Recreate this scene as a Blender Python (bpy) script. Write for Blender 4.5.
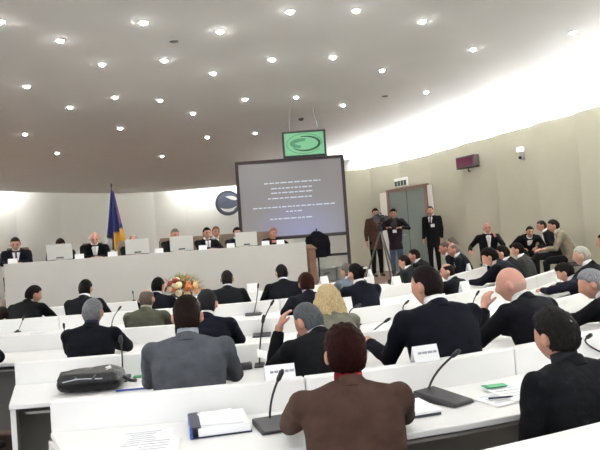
import bpy, math, random
from mathutils import Vector, Matrix, Euler, noise
random.seed(7)
for o in list(bpy.data.objects): bpy.data.objects.remove(o)
SC = bpy.context.scene
COL = SC.collection
V = Vector
# ------------------------------------------------------------------ camera, world, exposure
FPX = 650.0; ROLL = math.radians(4.1); PITCH = math.atan(15.5/650); EYE = V((0, 0, 1.6))
_f = V((0, math.cos(PITCH), math.sin(PITCH))); _R = V((1, 0, 0)); _U = V((0, -math.sin(PITCH), math.cos(PITCH)))
_r = _R*math.cos(ROLL) - _U*math.sin(ROLL); _u = _R*math.sin(ROLL) + _U*math.cos(ROLL)
cd = bpy.data.cameras.new('camera'); cam = bpy.data.objects.new('camera', cd); COL.objects.link(cam)
cd.sensor_width = 36; cd.lens = 36*FPX/600; cd.clip_end = 200; cd.clip_start = .05
cam.matrix_world = Matrix(((_r.x, _u.x, -_f.x, EYE.x), (_r.y, _u.y, -_f.y, EYE.y), (_r.z, _u.z, -_f.z, EYE.z), (0, 0, 0, 1)))
SC.camera = cam
W = bpy.data.worlds.new('world'); SC.world = W; W.use_nodes = True
W.node_tree.nodes['Background'].inputs[0].default_value = (.95, .97, 1, 1)
W.node_tree.nodes['Background'].inputs[1].default_value = .8
SC.view_settings.view_transform = 'Standard'; SC.view_settings.look = 'None'
SC.view_settings.gamma = 1; SC.view_settings.exposure = 1.2; SC.view_settings.use_curve_mapping = False
SPOT_W = 9.0        # each recessed ceiling downlight
COVE_E = 85.0        # strip light in the trough over the right wall
RIM_E = 24.0         # strip lights behind the ceiling rim over the back wall

def ray(px, py): return _f + _r*((px-300)/FPX) + _u*((225-py)/FPX)
def atz(px, py, z):
    d = ray(px, py); t = (z-EYE.z)/d.z; return V((t*d.x, t*d.y, z))
def atY(px, py, Y):
    d = ray(px, py); t = Y/d.y; return EYE + d*t

# ------------------------------------------------------------------ materials
def srgb(c):
    return tuple((x/12.92 if x <= .04045 else ((x+.055)/1.055)**2.4) for x in (v/255 for v in c))
_M = {}
def mat(name, c, rough=.6, metal=0, emit=0, var=.0, nscale=30, bump=0, bscale=80, spec=.5):
    key = (name, tuple(c), rough, metal, emit, var, nscale, bump, bscale)
    if key in _M: return _M[key]
    m = bpy.data.materials.new(name); m.use_nodes = True
    nt = m.node_tree; b = nt.nodes['Principled BSDF']; col = srgb(c)
    b.inputs['Base Color'].default_value = (*col, 1); b.inputs['Roughness'].default_value = rough
    b.inputs['Metallic'].default_value = metal; b.inputs['Specular IOR Level'].default_value = spec
    if emit:
        b.inputs['Emission Color'].default_value = (*col, 1); b.inputs['Emission Strength'].default_value = emit
    if var or bump:
        tc = nt.nodes.new('ShaderNodeTexCoord')
    if var:
        n = nt.nodes.new('ShaderNodeTexNoise'); n.inputs['Scale'].default_value = nscale; n.inputs['Detail'].default_value = 4
        nt.links.new(tc.outputs['Object'], n.inputs['Vector'])
        r = nt.nodes.new('ShaderNodeValToRGB')
        r.color_ramp.elements[0].position = .3; r.color_ramp.elements[1].position = .7
        r.color_ramp.elements[0].color = (*[x*(1-var) for x in col], 1); r.color_ramp.elements[1].color = (*[min(1, x*(1+var)) for x in col], 1)
        nt.links.new(n.outputs['Fac'], r.inputs['Fac']); nt.links.new(r.outputs['Color'], b.inputs['Base Color'])
    if bump:
        n = nt.nodes.new('ShaderNodeTexNoise'); n.inputs['Scale'].default_value = bscale; n.inputs['Detail'].default_value = 3
        nt.links.new(tc.outputs['Object'], n.inputs['Vector'])
        bp = nt.nodes.new('ShaderNodeBump'); bp.inputs['Strength'].default_value = bump; bp.inputs['Distance'].default_value = .02
        nt.links.new(n.outputs['Fac'], bp.inputs['Height']); nt.links.new(bp.outputs['Normal'], b.inputs['Normal'])
    _M[key] = m
    return m
def fabric(c, name='suit_cloth'):
    if name in ('suit_cloth', 'trouser_cloth'): c = tuple(int(v*.68) for v in c)
    return mat(name, c, .9, var=.18, nscale=14, bump=.35, bscale=16, spec=.12)
def hairm(c):
    key = ('hair', tuple(c))
    if key in _M: return _M[key]
    m = mat('hair', tuple(int(v*(.55 if sum(c) < 240 else .85)) for v in c), .6, var=.38, nscale=10, bump=.35, bscale=10, spec=.04 if sum(c) < 240 else .15); nt = m.node_tree
    mp = nt.nodes.new('ShaderNodeMapping'); mp.inputs['Scale'].default_value = (16, 16, 2.2)
    tc = [n for n in nt.nodes if n.type == 'TEX_COORD'][0]; nt.links.new(tc.outputs['Object'], mp.inputs[0])
    for n in nt.nodes:
        if n.type == 'TEX_NOISE': nt.links.new(mp.outputs[0], n.inputs['Vector'])
    _M[key] = m; return m
def skinm(c=(205, 150, 125)):
    c = tuple(int(v*.88) for v in c)
    return mat('skin', c, .55, var=.06, nscale=25, spec=.35)
WHITE = mat('white_laminate', (236, 236, 234), .35, var=.015, nscale=5)
GREYP = mat('grey_panel', (150, 148, 142), .6, var=.04, nscale=8)
BLACK = mat('black_plastic', (22, 22, 25), .45)
DARKM = mat('dark_metal', (40, 40, 44), .4, .6)
PAPER = mat('white_paper', (240, 241, 242), .7)
CHROME = mat('steel', (150, 150, 152), .3, .9)

# ------------------------------------------------------------------ mesh builder
SCRATCH = bpy.data.scenes.new('scratch')
class MB:
    def __init__(s): s.v = []; s.f = []
    def add(s, vs, fs):
        k = len(s.v); s.v += [tuple(v) for v in vs]; s.f += [tuple(i+k for i in f) for f in fs]; return s
    def box(s, c, size, M=None):
        a, b, d = size[0]/2, size[1]/2, size[2]/2
        vs = [V((x, y, z)) for x in (-a, a) for y in (-b, b) for z in (-d, d)]
        if M is not None: vs = [M @ v for v in vs]
        vs = [v+V(c) for v in vs]
        return s.add(vs, [(0, 1, 3, 2), (4, 6, 7, 5), (0, 4, 5, 1), (2, 3, 7, 6), (0, 2, 6, 4), (1, 5, 7, 3)])
    def loft(s, rings, cap=True):
        n = len(rings[0]); vs = [p for r in rings for p in r]; fs = []
        for i in range(len(rings)-1):
            for j in range(n):
                fs.append((i*n+j, i*n+(j+1) % n, (i+1)*n+(j+1) % n, (i+1)*n+j))
        if cap: fs += [tuple(range(n))[::-1], tuple((len(rings)-1)*n+j for j in range(n))]
        return s.add(vs, fs)
    def tube(s, pts, rad, n=10, flat=1.0):
        pts = [V(p) for p in pts]
        if not hasattr(rad, '__len__'): rad = [rad]*len(pts)
        t0 = (pts[1]-pts[0]).normalized()
        x = t0.orthogonal().normalized(); rings = []
        for i, p in enumerate(pts):
            t = (pts[min(i+1, len(pts)-1)]-pts[max(i-1, 0)]).normalized()
            x = (x - t*x.dot(t)).normalized(); y = t.cross(x)
            ring = [p+(x*math.cos(a)+y*math.sin(a)*flat)*rad[i] for a in (2*math.pi*k/n for k in range(n))]
            rings.append(ring)
        return s.loft(rings)
    def lathe(s, prof, n=24, M=None, o=(0, 0, 0)):
        rings = [[V((r*math.cos(2*math.pi*k/n), r*math.sin(2*math.pi*k/n), z)) for k in range(n)] for r, z in prof]
        if M is not None: rings = [[M @ p for p in r] for r in rings]
        return s.loft([[p+V(o) for p in r] for r in rings])
    def ball(s, c, r, nu=16, nv=10, M=None):
        r = V(r) if hasattr(r, '__len__') else V((r, r, r)); c = V(c)
        rings = []
        for i in range(1, nv):
            th = math.pi*(1-i/nv)
            ring = [V((r.x*math.sin(th)*math.cos(2*math.pi*k/nu), r.y*math.sin(th)*math.sin(2*math.pi*k/nu), r.z*math.cos(th))) for k in range(nu)]
            rings.append([c+(M @ p if M is not None else p) for p in ring])
        return s.loft(rings)
    def prism(s, poly, z0, z1):
        n = len(poly)
        return s.add([(x, y, z0) for x, y in poly]+[(x, y, z1) for x, y in poly],
                     [tuple(range(n))[::-1], tuple(range(n, 2*n))]+[(i, (i+1) % n, n+(i+1) % n, n+i) for i in range(n)])
    def build(s, name, m, parent=None, loc=None, smooth=False, bevel=0, seg=2):
        me = bpy.data.meshes.new(name); me.from_pydata(s.v, [], s.f); me.update()
        o = bpy.data.objects.new(name, me); COL.objects.link(o)
        if m: me.materials.append(m)
        if parent: o.parent = parent
        if loc is not None: o.location = loc
        if smooth:
            for p in me.polygons: p.use_smooth = True
        if bevel:
            b = o.modifiers.new('bevel', 'BEVEL'); b.width = bevel; b.segments = seg; b.limit_method = 'ANGLE'
        return o
    def fused(s, name, m, parent=None, voxel=.012, smooth=4, wrinkle=0):
        me = bpy.data.meshes.new(name); me.from_pydata(s.v, [], s.f); me.update()
        o = bpy.data.objects.new(name, me); SCRATCH.collection.objects.link(o)
        r = o.modifiers.new('fuse', 'REMESH'); r.mode = 'VOXEL'; r.voxel_size = voxel; r.use_smooth_shade = True
        if smooth:
            q = o.modifiers.new('relax', 'SMOOTH'); q.iterations = smooth; q.factor = .5
        with bpy.context.temp_override(scene=SCRATCH, view_layer=SCRATCH.view_layers[0]):
            dg = bpy.context.evaluated_depsgraph_get()
            nm = bpy.data.meshes.new_from_object(o.evaluated_get(dg))
        bpy.data.objects.remove(o); bpy.data.meshes.remove(me); nm.name = name
        o = bpy.data.objects.new(name, nm); COL.objects.link(o)
        if wrinkle:
            off = V((random.random()*9, random.random()*9, 0))
            N = len(nm.vertices); cs = [0.0]*(3*N); ns = [0.0]*(3*N)
            nm.vertices.foreach_get('co', cs); nm.vertex_normals.foreach_get('vector', ns)
            for i in range(0, 3*N, 3):
                x, y, z = cs[i:i+3]
                k = wrinkle*(noise.noise(V((x*7, y*7, z*13))+off)+.5*noise.noise(V((x*16, y*16, z*22))+off))
                cs[i] += ns[i]*k; cs[i+1] += ns[i+1]*k; cs[i+2] += ns[i+2]*k
            nm.vertices.foreach_set('co', cs); nm.update()
        nm.materials.clear(); nm.materials.append(m)
        for p in nm.polygons: p.use_smooth = True
        if parent: o.parent = parent
        return o

def tag(o, label, cat, group=None, kind=None):
    if label: o['label'] = label
    if cat: o['category'] = cat
    if group: o['group'] = group
    if kind: o['kind'] = kind
    return o
def thing(name, label, cat, loc=(0, 0, 0), rz=0, group=None):
    o = bpy.data.objects.new(name, None); COL.objects.link(o); o.empty_display_size = .1
    o.location = loc; o.rotation_euler = (0, 0, rz)
    return tag(o, label, cat, group)
def dup(root, loc, rz, label=None):
    c = root.copy(); COL.objects.link(c); c.location = loc; c.rotation_euler = (0, 0, rz)
    if label: c['label'] = label
    for ch in list(root.children):
        d = ch.copy(); COL.objects.link(d); d.parent = c
        for g in list(ch.children):
            e = g.copy(); COL.objects.link(e); e.parent = d
    return c
def struct(name, mb, m, **k):
    o = mb.build(name, m, **k); o['kind'] = 'structure'; return o

# ------------------------------------------------------------------ hall shell
STAGE = .5
floor_poly = [(-16, -1.5), (7.3, -1.5), (7.3, 6), (6.9, 10), (6.3, 13), (4.9, 17), (3.4, 20.3), (2.0, 22), (0, 31), (-9, 31), (-16, 24)]
struct('floor', MB().prism(floor_poly, -.1, 0), mat('brown_carpet', (92, 72, 62), .9, var=.15, nscale=20, bump=.3, bscale=200))
stage_poly = [(.45, 13.1), (2.6, 14.6), (3.5, 13.6), (3.38, 12.3), (3.95, 11.0), (5.35, 9.9), (6.85, 10.3), (6.3, 13), (4.9, 17), (3.4, 20.3), (2.0, 22), (0, 31), (-9, 31), (-9, 15.2), (-4.2, 12.6)]
struct('floor_stage', MB().prism(stage_poly, 0, STAGE), mat('stage_parquet', (116, 90, 76), .5, var=.15, nscale=12))
# right wall: beige panels with a light trough on top
seam_px = [(343, 172), (372, 167.5), (402, 161.5), (433, 153.5), (464, 144), (497, 135.5), (537, 124), (579, 112.5)]
wpts = [atz(x, y, 3.7).xy for x, y in seam_px]+[V((6.1, 11.0)), V((6.5, 9.2)), V((6.8, 7.2)), V((6.95, 5)), V((7.05, 2.6)), V((7.1, 0)), V((7.1, -1.4))]
PANEL = mat('beige_wall_panel', (172, 168, 150), .6, var=.02, nscale=3)
PANEL_D = mat('beige_wall_seam', (140, 135, 116), .7)
wb = MB(); ws = MB()
def wn(i):
    d = (wpts[i+1]-wpts[i]).normalized(); return d, V((d.y, -d.x))*-1   # n points outward (right)
for i in range(len(wpts)-1):
    a, b = wpts[i], wpts[i+1]; d, n = wn(i); n = V((-d.y, d.x))
    if n.x < 0: n = -n
    a2 = a-n*.11+d*.015; b2 = b+n*.03-d*.015
    wb.prism([tuple(a2), tuple(b2), tuple(b2+n*.06), tuple(a2+n*.06)], 0, 3.7)
    ws.prism([tuple(a+n*.06), tuple(b+n*.06), tuple(b+n*.1), tuple(a+n*.1)], 0, 3.66)
struct('wall_right', wb, PANEL); struct('wall_right_backing', ws, PANEL_D)
outer = []
for i, p in enumerate(wpts):
    d, n = wn(min(i, len(wpts)-2)); n = V((-d.y, d.x)); n = -n if n.x < 0 else n
    outer.append(p+n*.8)
outer[0] = V((2.0, 21.9))
PLASTER = mat('white_plaster', (222, 220, 210), .8, var=.015, nscale=4)
ob = MB()
for i in range(len(outer)-1):
    a, b = outer[i], outer[i+1]; d = (b-a).normalized(); n = V((-d.y, d.x)); n = -n if n.x < 0 else n
    ob.prism([tuple(a), tuple(b), tuple(b+n*.1), tuple(a+n*.1)], 0, 4.3)
struct('wall_right_cove', ob, mat('cove_white', (240, 240, 238), .8))
strip = MB()
for i in range(len(outer)-1):
    a, b = (outer[i]+wpts[i])/2, (outer[i+1]+wpts[i+1])/2
    d = (b-a).normalized(); n = V((-d.y, d.x))*.05
    a = a+d*.05; b = b-d*.05
    strip.prism([tuple(a-n), tuple(b-n), tuple(b+n), tuple(a+n)], 3.62, 3.66)
struct('trim_1', strip, mat('cove_light_strip', (250, 252, 255), .5, emit=COVE_E))
tf = MB()
for i in range(len(outer)-1):
    tf.prism([tuple(wpts[i]*.8+outer[i]*.2), tuple(wpts[i+1]*.8+outer[i+1]*.2), tuple(outer[i+1]), tuple(outer[i])], 3.5, 3.56)
struct('trim_2', tf, PLASTER)
# back and left walls
bwp = [V((2.0, 21.9)), V((.6, 25.5)), V((-1.2, 29.9)), V((-2.64, 30.0)), V((-5.3, 30.3)), V((-6.7, 30.2)), V((-8.6, 29.4)), V((-10.2, 27.8)), V((-11.4, 26.2)), V((-12.2, 24.6)), V((-14.3, 20)), V((-15.2, 13)), V((-15.2, 6)), V((-15.2, -1.4))]
bb = MB()
for i in range(len(bwp)-1):
    a, b = bwp[i], bwp[i+1]; d = (b-a).normalized(); n = V((d.y, -d.x)); n = n if n.dot(V((-4, 10))-a) < 0 else -n
    bb.prism([tuple(a), tuple(b), tuple(b+n*.1), tuple(a+n*.1)], 0, 5.4)
struct('wall_back', bb, mat('white_wall', (226, 226, 220), .8, var=.012, nscale=2))
CEIL = mat('grey_ceiling', (236, 236, 232), .85, var=.012, nscale=1.5)
rim = [(-11.1, 24.3), (-10.5, 25.5), (-9.43, 26.95), (-8.2, 28.3), (-6.66, 29.2), (-5.31, 29.4), (-3.92, 29.2), (-2.64, 28.95), (-.9, 27.5), (.3, 24.5)]
ceil_poly = rim+[tuple(outer[0])]+[tuple(p) for p in outer[1:]]+[(-15.1, -1.4), (-15.1, 6), (-15.0, 13), (-13.6, 20)]
struct('ceiling', MB().prism(ceil_poly, 4.25, 4.33), CEIL)
up = [tuple(p) for p in bwp]+[(7.9, -1.4), (8, 9), (6.5, 14), (4, 20)]
struct('upper_light_block', MB().prism(up, 5.4, 5.45), PLASTER)  # unseen slab added to keep world light off the upper back wall
ls = MB(); lw = MB()
for i in range(8, len(bwp)-1):
    a, b = bwp[i], bwp[i+1]; d = (b-a).normalized(); n = V((d.y, -d.x)); n = n if n.dot(V((-4, 10))-a) > 0 else -n
    if i > 9: lw.prism([tuple(a), tuple(b), tuple(b+n*.6), tuple(a+n*.6)], 3.5, 3.56); lw.prism([tuple(a+n*.55), tuple(b+n*.55), tuple(b+n*.6), tuple(a+n*.6)], 3.56, 3.7); ls.prism([tuple(a+n*.28), tuple(b+n*.28), tuple(b+n*.38), tuple(a+n*.38)], 3.62, 3.66)
struct('trim_4', lw, PLASTER); struct('trim_5', ls, mat('added_fill_strip_left', (250, 252, 255), .5, emit=COVE_E*5))  # unseen trough and strong strip, added to brighten the ceiling from the left
rs = MB()
for a, b in (((-11.75, 24.3), (-10.9, 26.0)), ((-5.6, 29.8), (-1.9, 29.5))):
    a, b = V(a), V(b); d = (b-a).normalized(); n = V((-d.y, d.x))*.06
    rs.prism([tuple(a-n), tuple(b-n), tuple(b+n), tuple(a+n)], 4.62, 4.66)
struct('trim_3', rs, mat('rim_light_strip', (252, 252, 250), .5, emit=RIM_E))

# ceiling downlights
lights_px = [(60, 40), (143, 22), (290, 11), (356, 10), (422, 21), (473, 49), (573, 32), (513, 79), (426, 92), (102, 64), (164, 60), (220, 31), (272, 59), (333, 57), (382, 70), (213, 73), (115, 97), (160, 100), (193, 113), (245, 99), (296, 97), (343, 105), (70, 107), (27, 86), (120, 128), (207, 137), (255, 133), (57, 153), (162, 156), (25, 134), (0, 21)]
pos = [atz(x, y, 4.25) for x, y in lights_px]
n_seen = len(pos)
for x in (-4.2, -2.6, -1.0, .5, 2.1, 3.7, 5.2):
    for y in (1.2, 3.3, 5.4): pos.append(V((x+(.5 if y == 3.3 else 0), y, 4.25)))
bulbm = mat('lamp_glow', (255, 253, 248), .4, emit=60); ringm = mat('lamp_ring', (215, 215, 215), .4)
proto = None
for i, p in enumerate(pos):
    if proto is None:
        proto = thing('ceiling_downlight', 'small round recessed downlight glowing white in the grey ceiling', 'ceiling light', p, 0, 'recessed downlights in the ceiling')
        MB().lathe([(.05, 0), (.066, -.002), (.066, -.010), (.042, -.010), (.042, 0)], 20).build('ring', ringm, proto)
        MB().lathe([(.001, -.034), (.018, -.032), (.032, -.02), (.036, -.002), (.001, -.002)], 16).build('bulb', bulbm, proto, smooth=True)
    else: dup(proto, p, 0)
    ld = bpy.data.lights.new('downlight_beam', 'SPOT'); ld.energy = SPOT_W; ld.spot_size = math.radians(165); ld.spot_blend = .6
    ld.shadow_soft_size = .06; ld.color = (1, .99, .97)
    lo = bpy.data.objects.new('downlight_beam', ld); COL.objects.link(lo); lo.location = p-V((0, 0, .05))
for px, py in ((174, 41), (385, 96)):
    t = thing('ceiling_downlight', 'unlit grey recessed fitting in the ceiling, '+('upper left' if px < 200 else 'near the bright cove'), 'ceiling light', atz(px, py, 4.25))
    MB().lathe([(.03, 0), (.055, -.002), (.055, -.012), (.03, -.012), (.028, 0)], 20).build('ring', mat('dull_ring', (120, 120, 120), .6), t)
    MB().lathe([(.001, -.008), (.028, -.008), (.028, -.001), (.001, -.001)], 16).build('bulb', mat('dead_bulb', (110, 110, 108), .4), t)

# ------------------------------------------------------------------ desks in curved rows
def offs(poly, d):
    out = []
    for i, p in enumerate(poly):
        ns = []
        for j in (i-1, i):
            if 0 <= j < len(poly)-1:
                t = (poly[j+1]-poly[j]).normalized(); ns.append(V((t.y, -t.x)))
        n = sum(ns, V((0, 0))); n.normalize(); k = 1/max(.5, n.dot(ns[0])); out.append(p+n*d*k)
    return out
def ribbon(poly, d0, d1, z0, z1, skew=0):
    a, b = offs(poly, d0), offs(poly, d1)
    if skew: b[0] = b[0]+(poly[1]-poly[0]).normalized()*skew*d1/.62
    rings = []
    for p, q in zip(a, b): rings.append([V((p.x, p.y, z0)), V((q.x, q.y, z0)), V((q.x, q.y, z1)), V((p.x, p.y, z1))])
    return MB().loft(rings)
def along(poly, s):
    for i in range(len(poly)-1):
        L = (poly[i+1]-poly[i]).length
        if s <= L or i == len(poly)-2:
            t = (poly[i+1]-poly[i]).normalized(); return poly[i]+t*s, t
        s -= L
def sub(poly, s0, s1):
    out = [along(poly, s0)[0]]; acc = 0
    for i in range(1, len(poly)-1):
        acc += (poly[i]-poly[i-1]).length
        if s0+.02 < acc < s1-.02: out.append(poly[i])
    out.append(along(poly, s1)[0]); return out
def smooth_poly(pts, it=2):
    pts = [V(p) for p in pts]
    for _ in range(it):
        q = [pts[0]]
        for a, b in zip(pts, pts[1:]): q += [a*.75+b*.25, a*.25+b*.75]
        q.append(pts[-1]); pts = q
    return pts
ROWS = {
 'Z': [(.35, 1.93), (1.1, 2.24), (2.2, 2.8)],
 'A': [(-1.29, 3.2), (-.5, 3.24), (.36, 3.4), (1.2, 3.72), (2.2, 4.3), (3.3, 5.1)],
 'B': [(-2.03, 4.48), (-.5, 4.56), (.2, 4.66), (1.1, 4.98), (2.0, 5.6), (3.0, 6.55), (3.6, 7.3)],
 'C': [(-3.3, 6.12), (-.4, 6.02), (.35, 6.25), (1.0, 6.55), (2.0, 7.35), (2.8, 8.25), (3.8, 9.7)],
 'D': [(-4.3, 7.85), (-1.0, 7.75), (.1, 8.1), (.95, 8.6), (1.8, 9.3), (2.5, 10.3), (3.3, 11.7)],
 'E': [(-4.4, 9.4), (-2.6, 9.28), (-.4, 9.6), (.4, 10.1), (1.05, 10.9), (1.22, 11.3)],
}
desk_label = {
 'Z': 'white desk edge cutting across the bottom right corner of the view',
 'A': 'nearest full white desk row, behind which the brown-jacketed person sits',
 'B': 'second white desk row, with the black bag lying on it',
 'C': 'third white desk row from the front of the view, running past the blond woman',
 'D': 'fourth white desk row, behind the bald man in olive jacket',
 'E': 'farthest white desk row, directly before the podium desk'}
for k in ROWS:
    P = smooth_poly(ROWS[k]); ROWS[k] = P
    t = thing('curved_desk_row', desk_label[k], 'desk', (P[0].x, P[0].y, 0))
    L = sum((b-a).length for a, b in zip(P, P[1:])); o0 = V((P[0].x, P[0].y, 0))
    def put(mb, nm, m, bev=0):
        mb.v = [tuple(V(v)-o0) for v in mb.v]; return mb.build(nm, m, t, bevel=bev)
    sk = {'A': .30, 'B': .20}.get(k, 0)
    if sk: P_ = [P[0], along(P, .34)[0]]+[p for p in P[1:] if (p-P[0]).length > .36]
    put(ribbon(P_ if sk else P, 0, .62, .72, .75, sk), 'worktop', WHITE, .006)
    n = max(1, round(L/1.25))
    for i in range(n):
        Q = sub(P, i*L/n+.003, (i+1)*L/n-.003)
        put(ribbon(Q, -.07, 0, .70, .9), 'riser_panel', WHITE, .008)
    put(ribbon(P, .02, .04, .05, .72), 'modesty_panel', GREYP)
    put(ribbon(sub(P, .05+sk, L-.05), .2, .5, .66, .675), 'shelf', mat('grey_shelf', (190, 190, 186), .5))
    for i in range(n+1):
        p, d = along(P, min(max(i*L/n, .02), L-.02)); nn = V((d.y, -d.x))
        a, b = p+nn*.045, p+nn*(.58 if i in (0, n) else .2)+(d*sk*.58/.62 if i == 0 else d*0); d = d*.016
        put(MB().prism([tuple(a-d), tuple(b-d), tuple(b+d), tuple(a+d)], 0, .72), 'end_panel' if i in (0, n) else 'divider', WHITE)

# ------------------------------------------------------------------ podium desk on its platform
PLAT = .72
DA, DB = V((-4.96, 10.8)), V((.09, 12.62)); DD = (DB-DA).normalized(); DN = V((-DD.y, DD.x))   # DN points away from the camera
struct('platform', MB().prism([tuple(DA+DN*.12), tuple(DB+DN*.12), tuple(DB+DN*2.2), tuple(DA+DN*2.2)], 0, PLAT), mat('stage_parquet', (116, 90, 76), .5, var=.15, nscale=12))
pod = thing('podium_desk', 'long pale podium desk in front of the back wall, seating the panel', 'desk', (DA.x, DA.y, 0))
def pq(poly, z0, z1): return MB().prism([(p.x-DA.x, p.y-DA.y) for p in poly], z0, z1)
POD = mat('pale_podium_laminate', (200, 198, 192), .55, var=.012, nscale=3)
pq([DA, DB, DB+DN*.1, DA+DN*.1], 0, 1.56).build('front_panel', POD, pod, bevel=.006)
pq([DA+DN*.1, DB+DN*.1, DB+DN*.6, DA+DN*.6], 1.46, 1.5).build('worktop', WHITE, pod)
for p in (DA+DD*.03, DB-DD*.03):
    pq([p-DD*.03+DN*.1, p+DD*.03+DN*.1, p+DD*.03+DN*.2, p-DD*.03+DN*.2], 0, 1.46).build('end_panel', POD, pod)
def podpos(px, back, z):
    z += .0015 if z else 0
    return _podpos(px, back, z)
def _podpos(px, back, z):      # the point of the picture column px at a distance behind the front panel
    p = DA+DN*back; r = ray(px, 250)
    # solve p + DD*s = k*(r.x, r.y)
    det = DD.x*(-r.y)-DD.y*(-r.x); s = ((-p.x)*(-r.y)-(-p.y)*(-r.x))/det
    q = p+DD*s; return V((q.x, q.y, z))
PRZ = math.pi+math.atan2(DD.y, DD.x)
# ------------------------------------------------------------------ people
def ik(S, T, L1, L2, pole):
    d = T-S; D = min(d.length, (L1+L2)*.985); u = d.normalized(); a = (L1*L1-L2*L2+D*D)/(2*D); h = math.sqrt(max(0, L1*L1-a*a))
    p = (pole-u*pole.dot(u)).normalized(); return S+u*a+p*h, S+u*D
def sell(c, ax, ay, a, b, n=24, e=2.4):
    out = []
    for k in range(n):
        t = 2*math.pi*k/n; ct, st = math.cos(t), math.sin(t)
        out.append(c+ax*(a*math.copysign(abs(ct)**(2/e), ct))+ay*(b*math.copysign(abs(st)**(2/e), st)))
    return out
def g(n, d, w):
    d = V(d).normalized(); return math.exp(-((n-d).length/w)**2)
def head_pt(n):
    x, y, z = n
    a, b, c = .077, .098, .118
    if z < 0:
        a *= 1-.30*(-z)**1.6
        if y < 0: b *= 1-.30*(-z)**1.2
        else: b *= 1-.06*(-z)
    p = V((x*a, y*b, z*c))
    k = .024*g(n, (0, 1, -.12), .16)+.008*g(n, (0, 1, .05), .13)+.005*g(n, (0, 1, .33), .3)-.009*(g(n, (.36, .9, .12), .16)+g(n, (-.36, .9, .12), .16))+.010*g(n, (0, .8, -.78), .2)+.005*g(n, (0, .95, -.45), .14)+.003*(g(n, (.5, .75, -.15), .25)+g(n, (-.5, .75, -.15), .25))
    return p+n*k
def sphere_grid(fn, nu=40, nv=28):
    rings = []
    for i in range(1, nv):
        th = math.pi*(1-i/nv); rings.append([fn(V((math.sin(th)*math.cos(2*math.pi*k/nu), math.sin(th)*math.sin(2*math.pi*k/nu), math.cos(th)))) for k in range(nu)])
    return rings
def lerp(x, xs, ys):
    if x <= xs[0]: return ys[0]
    for i in range(len(xs)-1):
        if x <= xs[i+1]: return ys[i]+(ys[i+1]-ys[i])*(x-xs[i])/(xs[i+1]-xs[i])
    return ys[-1]
def hair_mesh(style, seed):
    off = V((seed*3.1, seed*1.7, 0))
    def fn(n):
        p = head_pt(n); x, y, z = n; ear = 1-.95*max(g(n, (1, -.08, -.08), .30), g(n, (-1, -.08, -.08), .30))
        low = lerp(y, [-1, -.35, 0, .12, .35, 1], [-.72, -.6, -.16, .10, .56, .70])
        t = .011; amp = .002; fr = 14
        hi = 9
        if style == 'bald': t, hi, amp = .004, .12, .001; low = low if y < .25 else 9
        elif style == 'thin': t, hi, amp = .009, .80, .003; low = low if y < .45 else 9
        elif style == 'bushy': t, amp, fr = .027, .0075, 11; low += .10 if y < -.3 else -.02
        elif style == 'full': t, amp = .016, .003
        elif style == 'wavy': t, amp, fr = .034, .013, 9; low = -.95 if y < .25 else low
        elif style == 'bob': t, amp = .028, .005; low = -.85 if y < .2 else low
        m = 1/(1+math.exp(-(z-low)/.045))
        if hi < 5: m *= 1/(1+math.exp((z-hi)/.05))
        low += .06*noise.noise(n*8+off)+.04*noise.noise(n*19+off)
        m = 1/(1+math.exp(-(z-low)/.045)) if hi > 5 else m
        t += amp*noise.noise(p*fr*7+off)+amp*.6*noise.noise(p*fr*16+off)
        if style not in ('wavy', 'bob'): m *= ear
        return p+n*(m*t-(1-m)*.022)
    return sphere_grid(fn, 56, 40)
LIMBS = {}
EDGES = [(offs(P, .62), .75) for k, P in ROWS.items()]+[([DA+DN*.6-DD*.3, DB+DN*.6+DD*.3], 1.5)]
def ahead(loc, fw):                 # distance to the desk edge in front of a seat, and the height of that desk
    best = (9, 0)
    for poly, zz in EDGES:
        for a, b in zip(poly, poly[1:]):
            e = b-a; det = fw.x*(-e.y)-fw.y*(-e.x)
            if abs(det) < 1e-6: continue
            r_ = a-loc.xy; t_ = (r_.x*(-e.y)-r_.y*(-e.x))/det; u_ = (fw.x*r_.y-fw.y*r_.x)/det
            if 0 <= u_ <= 1 and -.3 < t_ < min(best[0], 1.2): best = (t_, zz)
    return best
def nearest_row(p, lo=-9, hi=9):    # (offset towards the camera side, tangent, foot point) of the closest row line
    best = None
    for P in ROWS.values():
        for a, b in zip(P, P[1:]):
            e = b-a; t_ = max(0, min(1, (p.xy-a).dot(e)/e.length_squared)); q = a+e*t_; d = (p.xy-q).length
            tg = e.normalized(); o = (p.xy-q).dot(V((tg.y, -tg.x)))
            if lo <= o <= hi and (best is None or d < best[0]): best = (d, o, tg, q)
    return best[1:] if best else None
def behind(loc):                    # clear space to the riser behind a seat
    best = 9
    for P in ROWS.values():
        for a, b in zip(P, P[1:]):
            e = b-a; u_ = (loc.xy-a).dot(e)/e.length_squared
            if -.1 <= u_ <= 1.1:
                tg = e.normalized(); o = -(loc.xy-a).dot(V((tg.y, -tg.x)))-.07
                if -.45 < o < best: best = o
    return best
LIFT = .0015
def settle(p, margin):              # keep a thing lying on a worktop clear of the riser behind it
    r = nearest_row(p, -.35, .62)
    p = V(p); p.z += LIFT
    if r and r[0] < margin:
        n = V((r[1].y, -r[1].x)); q = r[2]+n*margin; p.x, p.y = q.x, q.y
    return p
def ledge(p):                       # onto the top of the nearest riser; also gives the direction of the row
    o, tg, q = nearest_row(p); n = V((tg.y, -tg.x)); q = q-n*.035
    return V((q.x, q.y, .9+LIFT)), math.atan2(tg.y, tg.x)
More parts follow.
